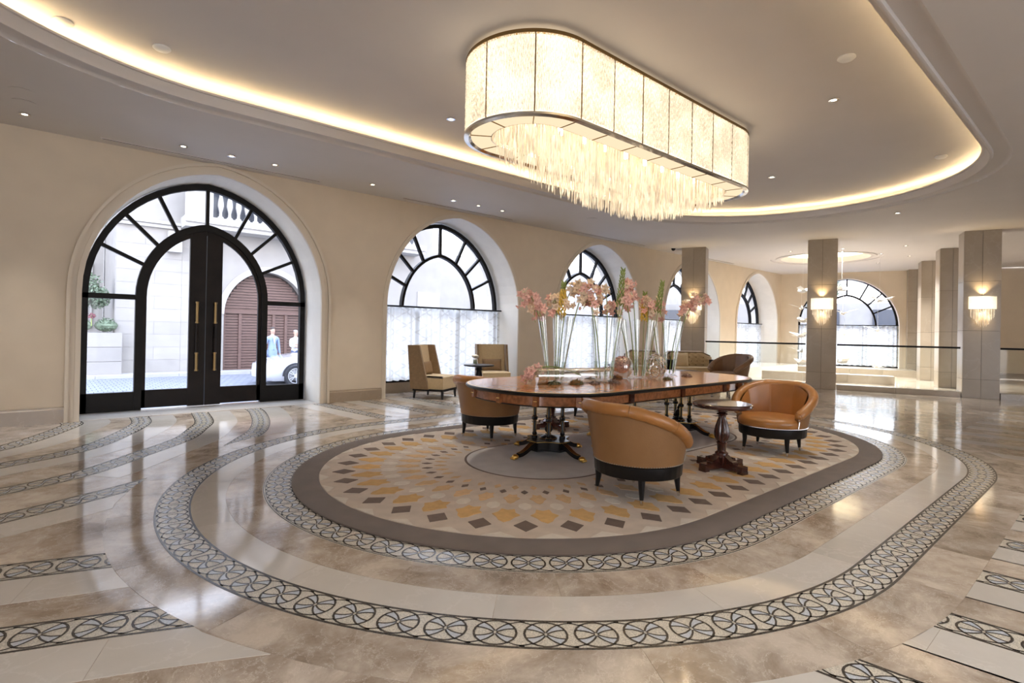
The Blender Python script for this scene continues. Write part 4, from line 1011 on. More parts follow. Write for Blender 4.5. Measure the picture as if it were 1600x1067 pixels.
# ---------------------------------------------------------------- window seating group
def wing_chair(label):
    """high-backed chair, faces local -Y"""
    t = empty('high_back_chair', (0, 0, 0), **TH(label, 'chair', 'high-backed upholstered chairs'))
    w2, d0, d1 = .32, -.30, .30
    b = MB(); b.box((0, -.02, .285), (.60, .60, .21)); b.build('seat_block', 'sand', t, ang=20)
    b = MB(); rows = [[(-.30, d0-.02, .385), (.30, d0-.02, .385)], [(-.305, d0-.025, .41), (.305, d0-.025, .41)], [(-.28, d0+.01, .43), (.28, d0+.01, .43)], [(-.28, .20, .43), (.28, .20, .43)]]; b.grid(rows); b.build('seat_cushion', 'sand', t)
    b = MB(); b.box((0, -.02, .165), (.63, .63, .04)); b.build('plinth_rail', 'ebony', t)
    for sx_ in (-1, 1):
        for sy_ in (-1, 1):
            b = MB(); b.tube([(sx_*.285, -.02+sy_*.285, .16), (sx_*.295, -.02+sy_*.295, .0)], [.03, .02], 4); b.build('leg', 'ebony', t, smooth=False)
    # wings: slanting panels
    for s_ in (-1, 1):
        b = MB(); x0, x1 = s_*.30, s_*.345; pr_ = [(-.04, .18), (.33, .18), (.40, 1.0), (.16, 1.0), (.02, .45)]
        vs = [(x0, y, z) for y, z in pr_]+[(x1, y, z) for y, z in pr_]; n = len(pr_)
        b.add(vs, [tuple(range(n)), tuple(range(2*n-1, n-1, -1))]+[(i, (i+1) % n, (i+1) % n+n, i+n) for i in range(n)]); b.build('wing', 'brownfab', t, smooth=False)
    b = MB(); vs = []
    for y0, y1, z in ((.20, .31, .38), (.30, .40, 1.0)): vs += [(-.30, y0, z), (.30, y0, z), (.30, y1, z), (-.30, y1, z)]
    b.add(vs, [(3, 2, 1, 0), (4, 5, 6, 7), (0, 1, 5, 4), (1, 2, 6, 5), (2, 3, 7, 6), (3, 0, 4, 7)]); b.build('backrest', 'sand', t, ang=20)
    return t
def cushion(loc, rz, label, m='cushion', sc=(1, 1, 1), tilt=.2, group='lumbar cushions'):
    b = MB(); rows = []; n = 14
    for sgn in (1, -1):
        for i in range(n+1):
            r = []
            for j in range(n+1):
                u, v = 2*i/n-1, 2*j/n-1; th_ = .055*((1-u**4)*(1-v**4))**.5; k = 1-.06*(1-u*u)*(abs(v))-.0
                r.append((u*.22*(1-.05*(1-v*v)), sgn*th_, v*.13*(1-.06*(1-u*u))))
            rows.append(r)
    b.grid(rows[:n+1]); b.grid(rows[n+1:]); o = b.build('cushion', m, None, ang=180, **TH(label, 'cushion', group))
    o.location = loc; o.rotation_euler = (-tilt, 0, rz); o.scale = sc; return o
w1 = wing_chair('high-backed chair with sand seat, nearer the entrance'); w1.location = (5.78, 8.72, 0); w1.rotation_euler.z = math.radians(-59+90)
w2_ = copy_tree(w1); w2_.location = (7.45, 8.95, 0); w2_.rotation_euler.z = math.radians(-117+90); w2_['label'] = 'high-backed chair facing the camera beside the window reveal'
def loc2(c, x, y, z): a = c.rotation_euler.z; return (c.location.x+x*math.cos(a)-y*math.sin(a), c.location.y+x*math.sin(a)+y*math.cos(a), z)
cushion(loc2(w1, 0, .17, .555), w1.rotation_euler.z, 'brown lumbar cushion on the high-backed chair nearer the entrance')
cushion(loc2(w2_, 0, .17, .555), w2_.rotation_euler.z, 'brown lumbar cushion on the high-backed chair beside the window reveal')
t = empty('small_round_table', (6.60, 8.38, 0), **TH('small black round table between the high-backed chairs', 'table'))
b = MB(); b.lathe([(.001, .59), (.26, .592), (.30, .60), (.30, .625), (.001, .63)], 40, cap=False); b.build('top', 'ebony', t, ang=30)
b = MB(); b.lathe([(.07, .59), (.06, .55), (.075, .53), (.05, .50), (.07, .42), (.05, .30), (.045, .15), (.09, .08), (.2, .03), (.22, .0)], 24); b.build('pedestal', 'ebony', t, ang=40)
t = empty('bud_vase', (6.52, 8.40, .63), **TH('small glass vase of white flowers on the black round table', 'vase'))
b = MB(); b.lathe([(.001, 0), (.045, 0), (.048, .06), (.042, .12), (.04, .12), (.044, .06), (.04, .01), (.001, .01)], 16, cap=False); b.build('glass', 'crystal', t)
b = MB(); b.lathe([(.001, .012), (.038, .012), (.038, .09), (.001, .09)], 12); b.build('leaves', 'green', t)
for i in range(7):
    b = MB(); a = i*.9; b.sphere((.04*math.cos(a)*(i > 0), .04*math.sin(a)*(i > 0), .155+.01*(i % 2)), .03, 8, 6); b.build('white_bloom', 'rugw', t)

# ---------------------------------------------------------------- far lounge: sofa, armchair, tables
fx = Vector((.761, -.648, 0)); fy = Vector((.648, .761, 0))      # image right / away, used to set pieces down facing the lobby
def sofa(label, loc, rz, wd):
    t = empty('tufted_sofa', loc, rz, **TH(label, 'sofa', 'tufted sofas'))
    b = MB(); b.box((0, 0, .25), (wd, .72, .24)); b.build('base', 'sand', t, ang=20)
    for k in range(2):
        b = MB(); b.box(((k-.5)*wd/2*.93, -.03, .41), (wd/2*.92, .62, .10)); b.build('seat_cushion', 'sand', t, ang=20)
    rows = []; n = 56; hw = wd/2
    for j in range(17):
        z = .40+.42*j/16; r = []
        for i in range(n+1):
            q = -1+2*i/n; x = q*hw; y = .30-.40*max(0, abs(q)-.55)**2*2.2
            zz = z if j < 16 else z
            tuft = .018*(math.cos(i*PI*2/8+(j//4 % 2)*PI)*math.cos(j*PI*2/8)); r.append((x, y-.02-tuft*.9, zz-(.0 if abs(q) < .7 else (abs(q)-.7)*.35*(j/16))))
        rows.append(r)
    b = MB(); b.grid(rows); b.build('tufted_back', 'sand', t, ang=180)
    for j in range(3):
        for i in range(6+(j % 2)):
            q = -.75+1.5*i/(5+(j % 2)); b = MB(); b.sphere((q*hw, .265-.40*max(0, abs(q)-.55)**2*2.2, .50+.10*j), .014, 6, 4); b.build('button', 'brownfab', t)
    rows = []
    for z in (.13, .86):
        rows.append([(-hw-.03+2*(hw+.03)*i/n, .40-.40*max(0, abs(-1+2*i/n)-.55)**2*2.2, z-(0 if z < .5 or abs(-1+2*i/n) < .7 else (abs(-1+2*i/n)-.7)*.35)) for i in range(n+1)])
    b = MB(); b.grid(rows); b.grid([rows[1], [(x, y-.13, z-.02) for x, y, z in rows[1]]]); b.build('outer_back', 'brownfab', t)
    for s_ in (-1, 1):
        b = MB(); b.box((s_*(hw+.0), .02, .40), (.08, .62, .50)); b.build('arm', 'ebony', t, ang=20)
        for y in (-.3, .3): b = MB(); b.tube([(s_*(hw-.08), y, .14), (s_*(hw-.07), y, 0)], [.03, .02], 8); b.build('leg', 'ebony', t)
    return t
def fpos(right, away, z=0): p = Vector((12.45, 7.38, 0))+fx*right+fy*away; return (p.x, p.y, z)
RZ = math.atan2(fx.y, fx.x)
sofa('tufted sand-coloured sofa in front of the first sconce column', fpos(.25, .3), RZ+.12, 1.25)
sofa('brown tufted sofa partly hidden behind the wire ball', fpos(-.98, .45), RZ-.35, .9)
c = cushion(fpos(.0, .42, .62), RZ+.1, 'large sand cushion on the tufted sofa', 'sand', (1.1, 1.3, 1.5), group='sofa cushions')
ac = copy_tree(tc0)
ac.name = 'brown_tub_armchair'; ac['label'] = 'brown leather tub armchair beside the sofa by the railing'; ac['category'] = 'chair'; ac['group'] = 'leather tub chairs'
p = Vector((12.15, 6.08, 0)); ac.location = p; ac.rotation_euler.z = math.radians(165); ac.scale = (1.18, 1.18, 1.14)
for o in ac.children:
    if o.type == 'MESH' and o.data.materials and o.data.materials[0].name in ('caramel_leather', 'tan_leather'):
        o.data = o.data.copy(); o.data.materials[0] = MT['leather3']
for (loc, lb, h_) in (((10.75, 6.45), 'low black table in front of the sand sofa', .50), ((9.0, 6.75), 'black angular table seen behind the pink blossom ball', .66)):
    t = empty('black_table', (loc[0], loc[1], 0), RZ, **TH(lb, 'table')); b = MB(); b.prism(rrect(.38 if h_ < .6 else .26, .26, .1), h_-.03, h_); b.build('top', 'ebony', t, ang=20)
    for sx_ in (-1, 1):
        for sy_ in (-1, 1): b = MB(); b.tube([(sx_*.2, sy_*.16, h_-.03), (sx_*.22, sy_*.18, 0)], [.018, .012], 6); b.build('leg', 'ebony', t)

# ---------------------------------------------------------------- flowers on the long table
def blossom_mesh(nm, m, r=.050):
    b = MB()
    for k in range(5):
        a = 2*PI*k/5; ca, sa = math.cos(a), math.sin(a); w_ = r*.34
        def q(x, y, z): return (x*ca-y*sa, x*sa+y*ca, z)
        b.add([q(0, 0, 0), q(r*.5, -w_, r*.16), q(r*1.0, 0, r*.30), q(r*.5, w_, r*.16), q(r*.5, 0, r*.05)], [(0, 1, 4), (1, 2, 4), (2, 3, 4), (3, 0, 4)])
    b.lathe([(.001, .0), (r*.2, r*.1), (r*.26, r*.42), (r*.12, r*.5)], 6, cap=False)
    return b.mesh(nm, m, ang=180)
BL = [blossom_mesh('blossom_pink', 'pink'), blossom_mesh('blossom_peach', 'peach'), blossom_mesh('blossom_small', 'pink', .028)]
def bez(P, n=16):
    out = []
    for i in range(n+1):
        t = i/n; Q = [Vector(p) for p in P]
        while len(Q) > 1: Q = [Q[j].lerp(Q[j+1], t) for j in range(len(Q)-1)]
        out.append(Q[0])
    return out
def spray(name, base, P, n, label, m=0, t0=.48, sp=.062, cat='flower'):
    """stem from the vase foot through control points (right, away, up); blossoms on its last part"""
    t = empty(name, base, **TH(label, cat, 'orchid sprays'))
    W_ = [fx*r+fy*a+Z*u for r, a, u in P]; c_ = bez(W_, 20)
    b = MB(); b.tube(c_, [.0075-.004*i/20 for i in range(21)], 6); b.build('stem', 'green', t)
    n = int(n*1.3)
    for i in range(n):
        q = t0+(1-t0)*i/max(1, n-1); k = min(19, int(q*20)); p = c_[k].lerp(c_[k+1], q*20-k)
        o = Vector((random.uniform(-1, 1), random.uniform(-1, 1), random.uniform(-.7, .9))); o = o.normalized()*sp*random.uniform(.6, 1.2)
        d = (o*1.0-fy*.05).normalized(); rot = d.to_track_quat('Z', 'Y').to_euler()
        mi = 2 if i > n-3 else (m if random.random() < .75 else 1-m)
        inst(BL[mi], 'blossom', t, p+o, (rot.x, rot.y, rot.z), random.uniform(.85, 1.2))
    return t
vb = MB(); 
def vase_mesh(h_, r0, r1):
    b = MB(); b.lathe([(.001, 0), (.055, .0), (.055, .008), (r0, .02), (r0*.95, .06), (r0, .2), ((r0+r1)/2, h_*.6), (r1, h_), (r1-.003, h_), ((r0+r1)/2-.004, h_*.6), (r0-.004, .2), (r0*.9-.003, .06), (.001, .045)], 20, cap=False)
    return b.mesh('vase', 'crystal', ang=50)
VM = vase_mesh(.70, .020, .042)
WM = MB(); WM.lathe([(.001, .05), (.022, .06), (.024, .2), (.024, .22), (.001, .22)], 12); wm = WM.mesh('water', glass('vase_water', (.86, .90, .86), .5, .08))
def vase(right, away, base, lean, label, s=1.0):
    p = Vector(base)+fx*right+fy*away; t = empty('tall_glass_vase', (p.x, p.y, TZ+.001), **TH(label, 'vase', 'tall glass vases'))
    t.rotation_euler = (0, lean, RZ); inst(VM, 'glass_body', t, sc=(1, 1, s)); inst(wm, 'water', t); return p
TZs = TZ+.03
VA, VB, VC, VD = Vector((4.15, 3.98, 0)), Vector((4.72, 3.80, 0)), Vector((5.45, 3.85, 0)), Vector((6.10, 3.88, 0))
cl_ = [(VA, 'in the cluster nearest the entrance', [(-.06, 0, -.12), (.02, .05, .0), (.07, -.04, .13)]), (VB, 'in the second cluster from the entrance', [(-.05, .05, -.05), (.03, -.03, .05), (.10, .04, .13)]),
       (VC, 'in the third cluster from the entrance', [(-.09, 0, -.14), (0, .05, -.02), (.06, -.04, .12)]), (VD, 'in the cluster farthest from the entrance', [(-.07, 0, -.14), (0, .05, 0.02), (.08, -.03, .12)])]
wl = ['leaning left', 'upright', 'leaning right']
for base, lb, vv in cl_:
    for i, (r, a, ln) in enumerate(vv): vase(r, a, base, ln, 'tall slender glass vase '+wl[i]+' '+lb)
def B(base, r, a=0): p = base+fx*r+fy*a; return (p.x, p.y, TZs)
SPR_ = [(VA, -.06, 0, [(0, 0, 0), (-.06, 0, .45), (-.12, 0, .95), (-.26, 0, .98), (-.30, 0, .80)], 17, 0, 'pink orchid spray arching towards the entrance, highest at left'),
 (VA, -.05, .02, [(0, 0, 0), (-.05, 0, .45), (-.08, 0, .80), (-.20, 0, .92), (-.16, 0, .60)], 13, 0, 'lower pink orchid spray drooping at the left of the first vases'),
 (VA, .02, .05, [(0, 0, 0), (0, 0, .45), (0, 0, .85), (.0, 0, .90), (-.05, 0, .80)], 11, 1, 'peach orchid spray standing upright in the first vases'),
 (VA, .07, -.04, [(0, 0, 0), (.10, 0, .45), (.16, 0, .95), (.24, 0, 1.05), (.34, 0, .95)], 14, 1, 'pale peach orchid spray arching right above the first vases'),
 (VB, -.05, .05, [(0, 0, 0), (-.02, 0, .45), (-.06, 0, 1.05), (-.16, 0, 1.08), (-.24, 0, .98)], 14, 1, 'peach orchid spray in front of the second curtained window, arching left'),
 (VB, .03, -.03, [(0, 0, 0), (.02, 0, .5), (.02, 0, 1.0), (-.02, 0, 1.06), (-.05, 0, .88)], 13, 1, 'peach orchid spray upright in the second cluster of vases'),
 (VB, .10, .04, [(0, 0, 0), (.06, 0, .5), (.12, 0, 1.0), (.22, 0, 1.0), (.20, 0, .80)], 16, 0, 'dense pink orchid spray between second and third vase clusters'),
 (VC, -.09, 0, [(0, 0, 0), (-.07, 0, .45), (-.15, 0, .88), (-.26, 0, .90), (-.30, 0, .78)], 17, 0, 'dense pink orchid spray leaning left over the third vases'),
 (VC, 0, .05, [(0, 0, 0), (-.02, 0, .5), (-.04, 0, 1.15), (-.12, 0, 1.22), (-.14, 0, 1.00)], 16, 0, 'tallest pink orchid spray, above the third vases'),
 (VC, .06, -.04, [(0, 0, 0), (.05, 0, .5), (.05, 0, .9), (.02, 0, 1.0), (.08, 0, .80)], 11, 0, 'pink orchid spray beside the yellow spike in the third vases'),
 (VD, -.07, 0, [(0, 0, 0), (-.08, 0, .5), (-.14, 0, .90), (-.20, 0, 1.0), (-.22, 0, .80)], 15, 1, 'peach orchid spray at the left of the last vases'),
 (VD, 0, .05, [(0, 0, 0), (.0, 0, .5), (-.05, 0, .85), (-.12, 0, .98), (-.16, 0, .90)], 10, 0, 'small pink orchid spray in the middle of the last vases'),
 (VD, .08, -.03, [(0, 0, 0), (.06, 0, .5), (.14, 0, .85), (.30, 0, 1.05), (.42, 0, .92)], 22, 0, 'large pink orchid spray arching right in front of the first sconce'),
 (VA, .05, .06, [(0, 0, 0), (.03, 0, .5), (.06, 0, 1.0), (.12, 0, 1.02), (.20, 0, .90)], 11, 1, 'pale orchid spray between first and second clusters, facing the window'),
 (VB, -.02, .0, [(0, 0, 0), (-.03, 0, .5), (-.10, 0, .90), (-.14, 0, .98), (-.20, 0, .76)], 10, 1, 'loose peach orchid spray low over the second cluster'),
 (VC, -.04, -.02, [(0, 0, 0), (-.04, 0, .5), (-.10, 0, 1.0), (-.16, 0, 1.0), (-.12, 0, .84)], 14, 0, 'deep pink orchid spray under the tallest one'),
 (VD, .05, .02, [(0, 0, 0), (.05, 0, .5), (.12, 0, .90), (.28, 0, .95), (.40, 0, 1.02)], 14, 0, 'pink orchid spray behind the large right-hand one')]
for base, r, a, P, n, m, lb in SPR_: spray('orchid_spray', B(base, r, a), P, n, lb, m)
# yellow-green flower spikes
sm_ = MB(); sm_.sphere((0, 0, .014), .008, 6, 5, (.8, .8, 2.2)); spm = sm_.mesh('bud', 'yellow'); spg = MB(); spg.sphere((0, 0, .014), .007, 6, 5, (.7, .7, 2.4)); spgm = spg.mesh('bud_green', 'green')
for base, r, ln, hh, m, lb in ((VA, .03, .06, 1.02, spm, 'yellow flower spike in the first vases'), (VB, .12, .10, 1.20, spgm, 'tall green-tipped spike between the second and third clusters'), (VC, .06, .02, .98, spm, 'yellow flower spike in the third vases'), (VC, .12, .17, 1.12, spgm, 'green spike leaning right between the last two clusters')):
    t = empty('flower_spike', B(base, r, .03), **TH(lb, 'flower', 'yellow and green flower spikes')); c_ = bez([Vector((0, 0, 0)), fx*ln*.5+Z*hh*.5, fx*ln+Z*hh], 20)
    b = MB(); b.tube(c_, [.006-.0035*i/20 for i in range(21)], 6); b.build('stem', 'green', t)
    for i in range(60):
        q = .66+.34*i/59; k = min(19, int(q*20)); p = c_[k].lerp(c_[k+1], q*20-k); a = i*2.4; sp_ = .022*(1.15-q)*3
        inst(m if i < 46 else spgm, 'bud', t, p+fx*math.cos(a)*sp_+fy*math.sin(a)*sp_, (.5*math.sin(a), .5*math.cos(a), 0), 1.5)
# low pieces
def clump(x, y, s, m, label):
    t = empty('moss_clump' if m == 'moss' else 'succulent', (x, y, TZ), **TH(label, 'plant', 'moss clumps and succulents on the table'))
    b = MB()
    for i in range(26):
        a = i*2.4; r = s*.17*math.sqrt(i); z = s*(.55-.09*math.sqrt(i)); L_ = s*.34; ca, sa = math.cos(a), math.sin(a); w_ = L_*.33
        b.add([(r*ca, r*sa, max(0, z-.25*s)), (r*ca+(L_*.5)*ca-w_*sa, r*sa+(L_*.5)*sa+w_*ca, z), (r*ca+L_*ca, r*sa+L_*sa, z+L_*.35), (r*ca+L_*.5*ca+w_*sa, r*sa+L_*.5*sa-w_*ca, z)], [(0, 1, 2, 3)])
    s *= 1.15; b.lathe([(s*.85, 0), (s*.7, s*.2), (s*.3, s*.38), (.001, s*.42)], 10); b.build('leaves', m, t, ang=180, kind='stuff'); return t
for (r, a, s, m, lb, base) in ((-.02, -.22, .07, 'moss', 'olive moss clump in front of the first vases', VA), (.22, -.10, .085, 'moss', 'larger moss clump between the first and second clusters', VA), (-.10, -.12, .06, 'succ', 'grey-purple succulent left of the first vases', VA), (.42, -.06, .06, 'succ', 'grey-purple succulent near the second cluster', VA),
                        (.10, -.18, .07, 'succ', 'grey succulent in front of the second cluster', VB), (-.26, -.06, .075, 'succ', 'grey succulent left of the wire ball', VC), (.32, -.12, .06, 'moss', 'small moss tuft under the wire ball', VC), (.26, -.02, .07, 'succ', 'brown succulent at the far right of the arrangement', VD), (-.02, .08, .07, 'succ', 'dark seed-head cluster between the glass tanks', VB+fx*-.1)):
    p = base+fx*r+fy*a; clump(p.x, p.y, s, m, lb)
def lying_glass(right, away, base, L_, r, label):
    p = base+fx*right+fy*away; t = empty('lying_glass_cylinder', (p.x, p.y, TZ+r), RZ+.15, **TH(label, 'vase', 'glass cylinders lying on the table'))
    b = MB(); rows = []
    for x, rr_ in ((-L_/2, .001), (-L_/2, r), (L_/2, r), (L_/2, r-.004), (-L_/2+.006, r-.004), (-L_/2+.006, .001)): rows.append([(x, rr_*math.cos(2*PI*k/24), rr_*math.sin(2*PI*k/24)) for k in range(24)])
    b.grid(rows, True); b.build('glass_wall', 'crystal', t, ang=40); return p
p = lying_glass(.02, -.18, VA, .44, .085, 'clear glass cylinder lying at the left end of the arrangement')
lying_glass(-.12, -.16, VB, .36, .08, 'clear glass cylinder lying in front of the second cluster')
pp = p+fx*.12
spray('orchid_spray', (pp.x, pp.y, TZ+.07), [(.12, 0, .02), (-.1, 0, .13), (-.32, -.02, .16), (-.42, -.04, .05), (-.46, -.04, -.05)], 16, 'pink orchid spray spilling out of the lying glass onto the table end', 0, .5, .035)
p = B(VC, -.22, -.12); t = empty('glass_goldfish_bowl', (p[0], p[1], TZ+.001), **TH('round glass bowl tilted on the table holding the pink blossom ball', 'bowl'))
b = MB(); b.lathe([(q_*1.3, z_*1.3) for q_, z_ in [(.001, 0), (.05, .004), (.09, .05), (.105, .11), (.09, .165), (.065, .19), (.062, .19), (.086, .163), (.10, .11), (.086, .052), (.048, .01), (.001, .006)]], 28, cap=False); b.build('glass_wall', 'crystal', t, ang=180)
t = empty('blossom_ball', (p[0], p[1], TZ+.165), **TH('tight ball of pink orchid blossoms in the round glass bowl', 'flower'))
for i in range(40):
    z = 1-2*(i+.5)/40; a = i*2.4; d = Vector((math.sqrt(1-z*z)*math.cos(a), math.sqrt(1-z*z)*math.sin(a), z)); e = d.to_track_quat('Z', 'Y').to_euler(); inst(BL[0], 'blossom', t, d*.085, (e.x, e.y, e.z), .8)
p = B(VC, .20, -.04); t = empty('glass_wire_ball', (p[0], p[1], TZ+.152), **TH('openwork ball of looped clear glass strands between third and last clusters', 'ornament'))
for i in range(16):
    e = (random.uniform(0, 6.3), random.uniform(0, 6.3), random.uniform(0, 6.3)); b = MB(); R_s = .150-.03*random.random(); b.tube([(R_s*math.cos(2*PI*k/28), R_s*math.sin(2*PI*k/28), .01*math.sin(k)) for k in range(29)], .0045, 5); o = b.build('glass_loop', 'chrome' if i % 3 == 0 else 'crystal', t); o.rotation_euler = e

# ---------------------------------------------------------------- street outside
GZ = -.55; FB = 23.0
b = MB(); b.add([(-30, 10.05, GZ), (70, 10.05, GZ), (70, 70, GZ), (-30, 70, GZ)], [(0, 1, 2, 3)]); b.add([(22.6, 10.05, GZ), (70, 10.05, GZ), (70, -40, GZ), (22.6+5.6, -6, GZ)], [(0, 1, 2, 3)])
street = b.build('street', 'paver', smooth=False, **ST('grey paved street outside the entrance', 'street'))
b = MB(); random.seed(11)
for j in range(26):
    y = 14.5+.29*j
    for i in range(46):
        x = -1.0+.21*i+(.1 if j % 2 else 0)
        b.box((x, y, GZ+.012), (.195, .27, .024))
b.build('pavers', 'paver', street, smooth=False, kind='stuff')
for i in range(22):
    b = MB(); b.box((-4+1.2*i, 22.55, -.5), (1.19, .95, .12)); b.build('sidewalk_slab', 'pave', street, smooth=False)
bl = empty('limestone_building', (0, 0, 0), **TH('pale limestone building with timber garage arch and balcony across the street', 'building'))
# facade wall with garage arch
g0, ghw, gsp, gri = 7.05, 1.62, 1.75, 1.75; top_ = 5.0
b = MB(); ac_ = arch_curve(ghw, gsp, gri)
def fq(p): b.add([(x, FB, z) for x, z in p], [tuple(range(len(p)))])
fq([(1.95, -.5), (g0-ghw, -.5), (g0-ghw, 9), (1.95, 9)]); fq([(g0+ghw, -.5), (15, -.5), (15, 9), (g0+ghw, 9)]); fq([(15, -.5), (60, -.5), (60, 5.2), (15, 5.2)]); b.add([(15, FB, 5.2), (15, FB, 9), (15, FB+6, 9), (15, FB+6, 5.2)], [(0, 1, 2, 3)])
for (xa, za), (xb, zb) in zip(ac_, ac_[1:]): fq([(g0+xa, za), (g0+xb, zb), (g0+xb, 9), (g0+xa, 9)])
for (xa, za), (xb, zb) in zip([(-ghw, -.5)]+ac_+[(ghw, -.5)], (ac_+[(ghw, -.5)])+[(ghw, -.5)]):
    b.add([(g0+xa, FB, za), (g0+xb, FB, zb), (g0+xb, FB+.5, zb), (g0+xa, FB+.5, za)], [(0, 1, 2, 3)])
b.add([(1.95, FB, -.5), (1.95, FB, 9), (1.95, FB+6, 9), (1.95, FB+6, -.5)], [(0, 1, 2, 3)])
b.build('facade_wall', 'facade', bl, smooth=False)
for j in range(11):          # visible stone courses of the left bay
    z0, z1 = -.44+.46*j, -.44+.46*(j+1)-.007; x = 1.97+(0 if j % 2 else .3)
    xs = [1.97]
    while xs[-1] < 5.3: xs.append(min(5.38, xs[-1]+(.85 if (len(xs)+j) % 2 else 1.15)))
    for xa, xb in zip(xs, xs[1:]): b = MB(); b.box(((xa+xb)/2, FB-.004, (z0+z1)/2), (xb-xa-.007, .016, z1-z0)); b.build('stone_block', 'facade', bl, smooth=False)
b = MB()
o_ = arch_curve(ghw+.22, gsp, gri+.22); i_ = arch_curve(ghw, gsp, gri)
for k in range(len(o_)-1):
    q = MB(); (x0, z0), (x1, z1), (x2, z2), (x3, z3) = o_[k], o_[k+1], i_[k+1], i_[k]
    vs = [(g0+x, FB-.05, z) for x, z in ((x0, z0), (x1, z1), (x2, z2), (x3, z3))]+[(g0+x, FB, z) for x, z in ((x0, z0), (x1, z1), (x2, z2), (x3, z3))]
    q.add(vs, [(0, 1, 2, 3), (4, 5, 6, 7), (0, 1, 5, 4), (1, 2, 6, 5), (2, 3, 7, 6), (3, 0, 4, 7)]); q.build('arch_stone', 'facade2', bl, smooth=False)
gd = MB(); gp = [(-ghw, -.45)]+ac_+[(ghw, -.45)]; gd.add([(g0+x, FB+.35, z) for x, z in gp], [tuple(range(len(gp)))]); gate = gd.build('timber_gate', 'hair', bl, smooth=False)
for k in range(34):          # louvre slats
    z = -.42+.112*k
    hw_ = ghw-.03 if z < gsp else max(.05, next((abs(x) for x, zz in ac_ if zz >= z), .1))-.05
    if hw_ > .12: q = MB(); q.box((g0, FB+.32, z), (2*hw_, .03, .09)); q.build('slat', 'shutter', gate, smooth=False)
for x in (-1.55, -.95, .35, .85, 1.55): q = MB(); q.box((g0+x, FB+.28, .68), (.11, .06, 2.25)); q.build('gate_post', 'shutter', gate, smooth=False)
q = MB(); q.box((g0, FB+.27, 1.85), (3.2, .08, .13)); q.build('gate_transom', 'shutter', gate, smooth=False)
# cornice, balcony and balustrade
for k, (x0, x1, z, d, hh) in enumerate(((1.9, 3.9, 4.86, .12, .12), (1.9, 3.9, 4.98, .2, .1), (3.9, 14, 4.95, .9, .16), (3.9, 14, 5.15, 1.0, .24))):
    q = MB(); q.box(((x0+x1)/2, FB-d/2, z), (x1-x0, d, hh)); q.build('cornice' if k < 2 else 'balcony_slab', 'facade2', bl, smooth=False)
q = MB(); q.box((4.35, FB-.8, 6.1), (.85, .35, 1.7)); q.build('balcony_pier', 'facade2', bl, smooth=False)
for i in range(28):
    q = MB(); x = 5.05+.31*i; q.lathe([(.11, 5.27), (.11, 5.33), (.06, 5.36), (.05, 5.5), (.11, 5.75), (.10, 5.9), (.06, 6.1), (.06, 6.35), (.11, 6.4), (.11, 6.46)], 8, (x, FB-.85, 0)); q.build('baluster', 'facade2', bl, ang=50)
q = MB(); q.box((9.5, FB-.85, 6.55), (10.4, .34, .18)); q.build('balcony_rail', 'facade2', bl, smooth=False)
q = MB(); q.box((9.2, FB+.0, 6.6), (9.4, .04, 2.6)); q.build('balcony_glazing', 'dark', bl, smooth=False)
for (x, z) in ((3.7, 3.95), (12.2, 4.0)): q = MB(); q.prism([(x-.22, FB-.01), (x+.22, FB-.01), (x+.22, FB-.3), (x-.22, FB-.3)], z, z+.75); q.build('corbel', 'facade2', bl, smooth=False)
for i in range(14):
    for z in (2.2, 6.6):
        x = 11.5+3.3*i
        if z > 5 and x > 14: continue
        q = MB(); q.box((x, FB-.02, z), (1.3, .06, 1.9)); f_ = q.build('window', 'facade2', bl, smooth=False)
        q = MB(); q.box((x, FB-.05, z), (1.05, .02, 1.65)); q.build('window_pane', 'dark' if z > 5 else 'mosaic', f_, smooth=False)
# set-back wing at left with planter, tree and hedge
wg = empty('building_wing', (0, 0, 0), **TH('set-back pale building wing behind the planter, at the left of the entrance view', 'building'))
q = MB(); q.box((-4.0, FB+4.2, 4.2), (11.8, .4, 9.5)); q.build('wing_wall', 'facade', wg, smooth=False)
for x in (-2.2, .9): q = MB(); q.box((x, FB+3.95, 2.4), (1.3, .1, 2.6)); f_ = q.build('window', 'facade2', wg, smooth=False); q = MB(); q.box((x, FB+3.88, 2.4), (1.05, .06, 2.35)); q.build('window_pane', 'dark', f_, smooth=False)
pt = empty('stone_planter', (0, 0, 0), **TH('long pale stone planter wall holding the hedge outside', 'planter'))
for j in range(3):
    for i in range(4):
        q = MB(); q.box((1.5-1.3*i, FB-.1, -.24+.49*j), (1.285, .8, .478)); q.build('stone_block', 'facade', pt, smooth=False)
def leaves(b, c, r, n, s, sq=1):
    for _ in range(n):
        d = Vector((random.gauss(0, 1), random.gauss(0, 1), random.gauss(0, 1))).normalized()*r*random.uniform(.45, 1); d.z *= sq; p = Vector(c)+d
        u = Vector((random.gauss(0, 1), random.gauss(0, 1), random.gauss(0, 1))).normalized()*s; v = u.cross(Vector((random.gauss(0, 1), random.gauss(0, 1), random.gauss(0, 1)))).normalized()*s*.5
        b.add([p-u, p+v, p+u, p-v], [(0, 1, 2, 3)])
for i, x in enumerate((1.72, 1.02)):
    t = empty('hedge_shrub', (x, FB-.1, 1.2), **TH(['clipped green shrub at the building end of the stone planter', 'clipped green shrub under the small tree in the planter'][i], 'shrub', 'clipped shrubs in the planter'))
    q = MB(); q.sphere((0, 0, .02), .27, 10, 6, (1.25, 1, .75)); leaves(q, (0, 0, .05), .32, 500, .045, .8); q.build('foliage', 'leaf', t, smooth=False, kind='stuff')
t = empty('small_tree', (1.05, FB+.1, 1.0), **TH('small leafy tree rising from the planter outside the entrance', 'tree'))
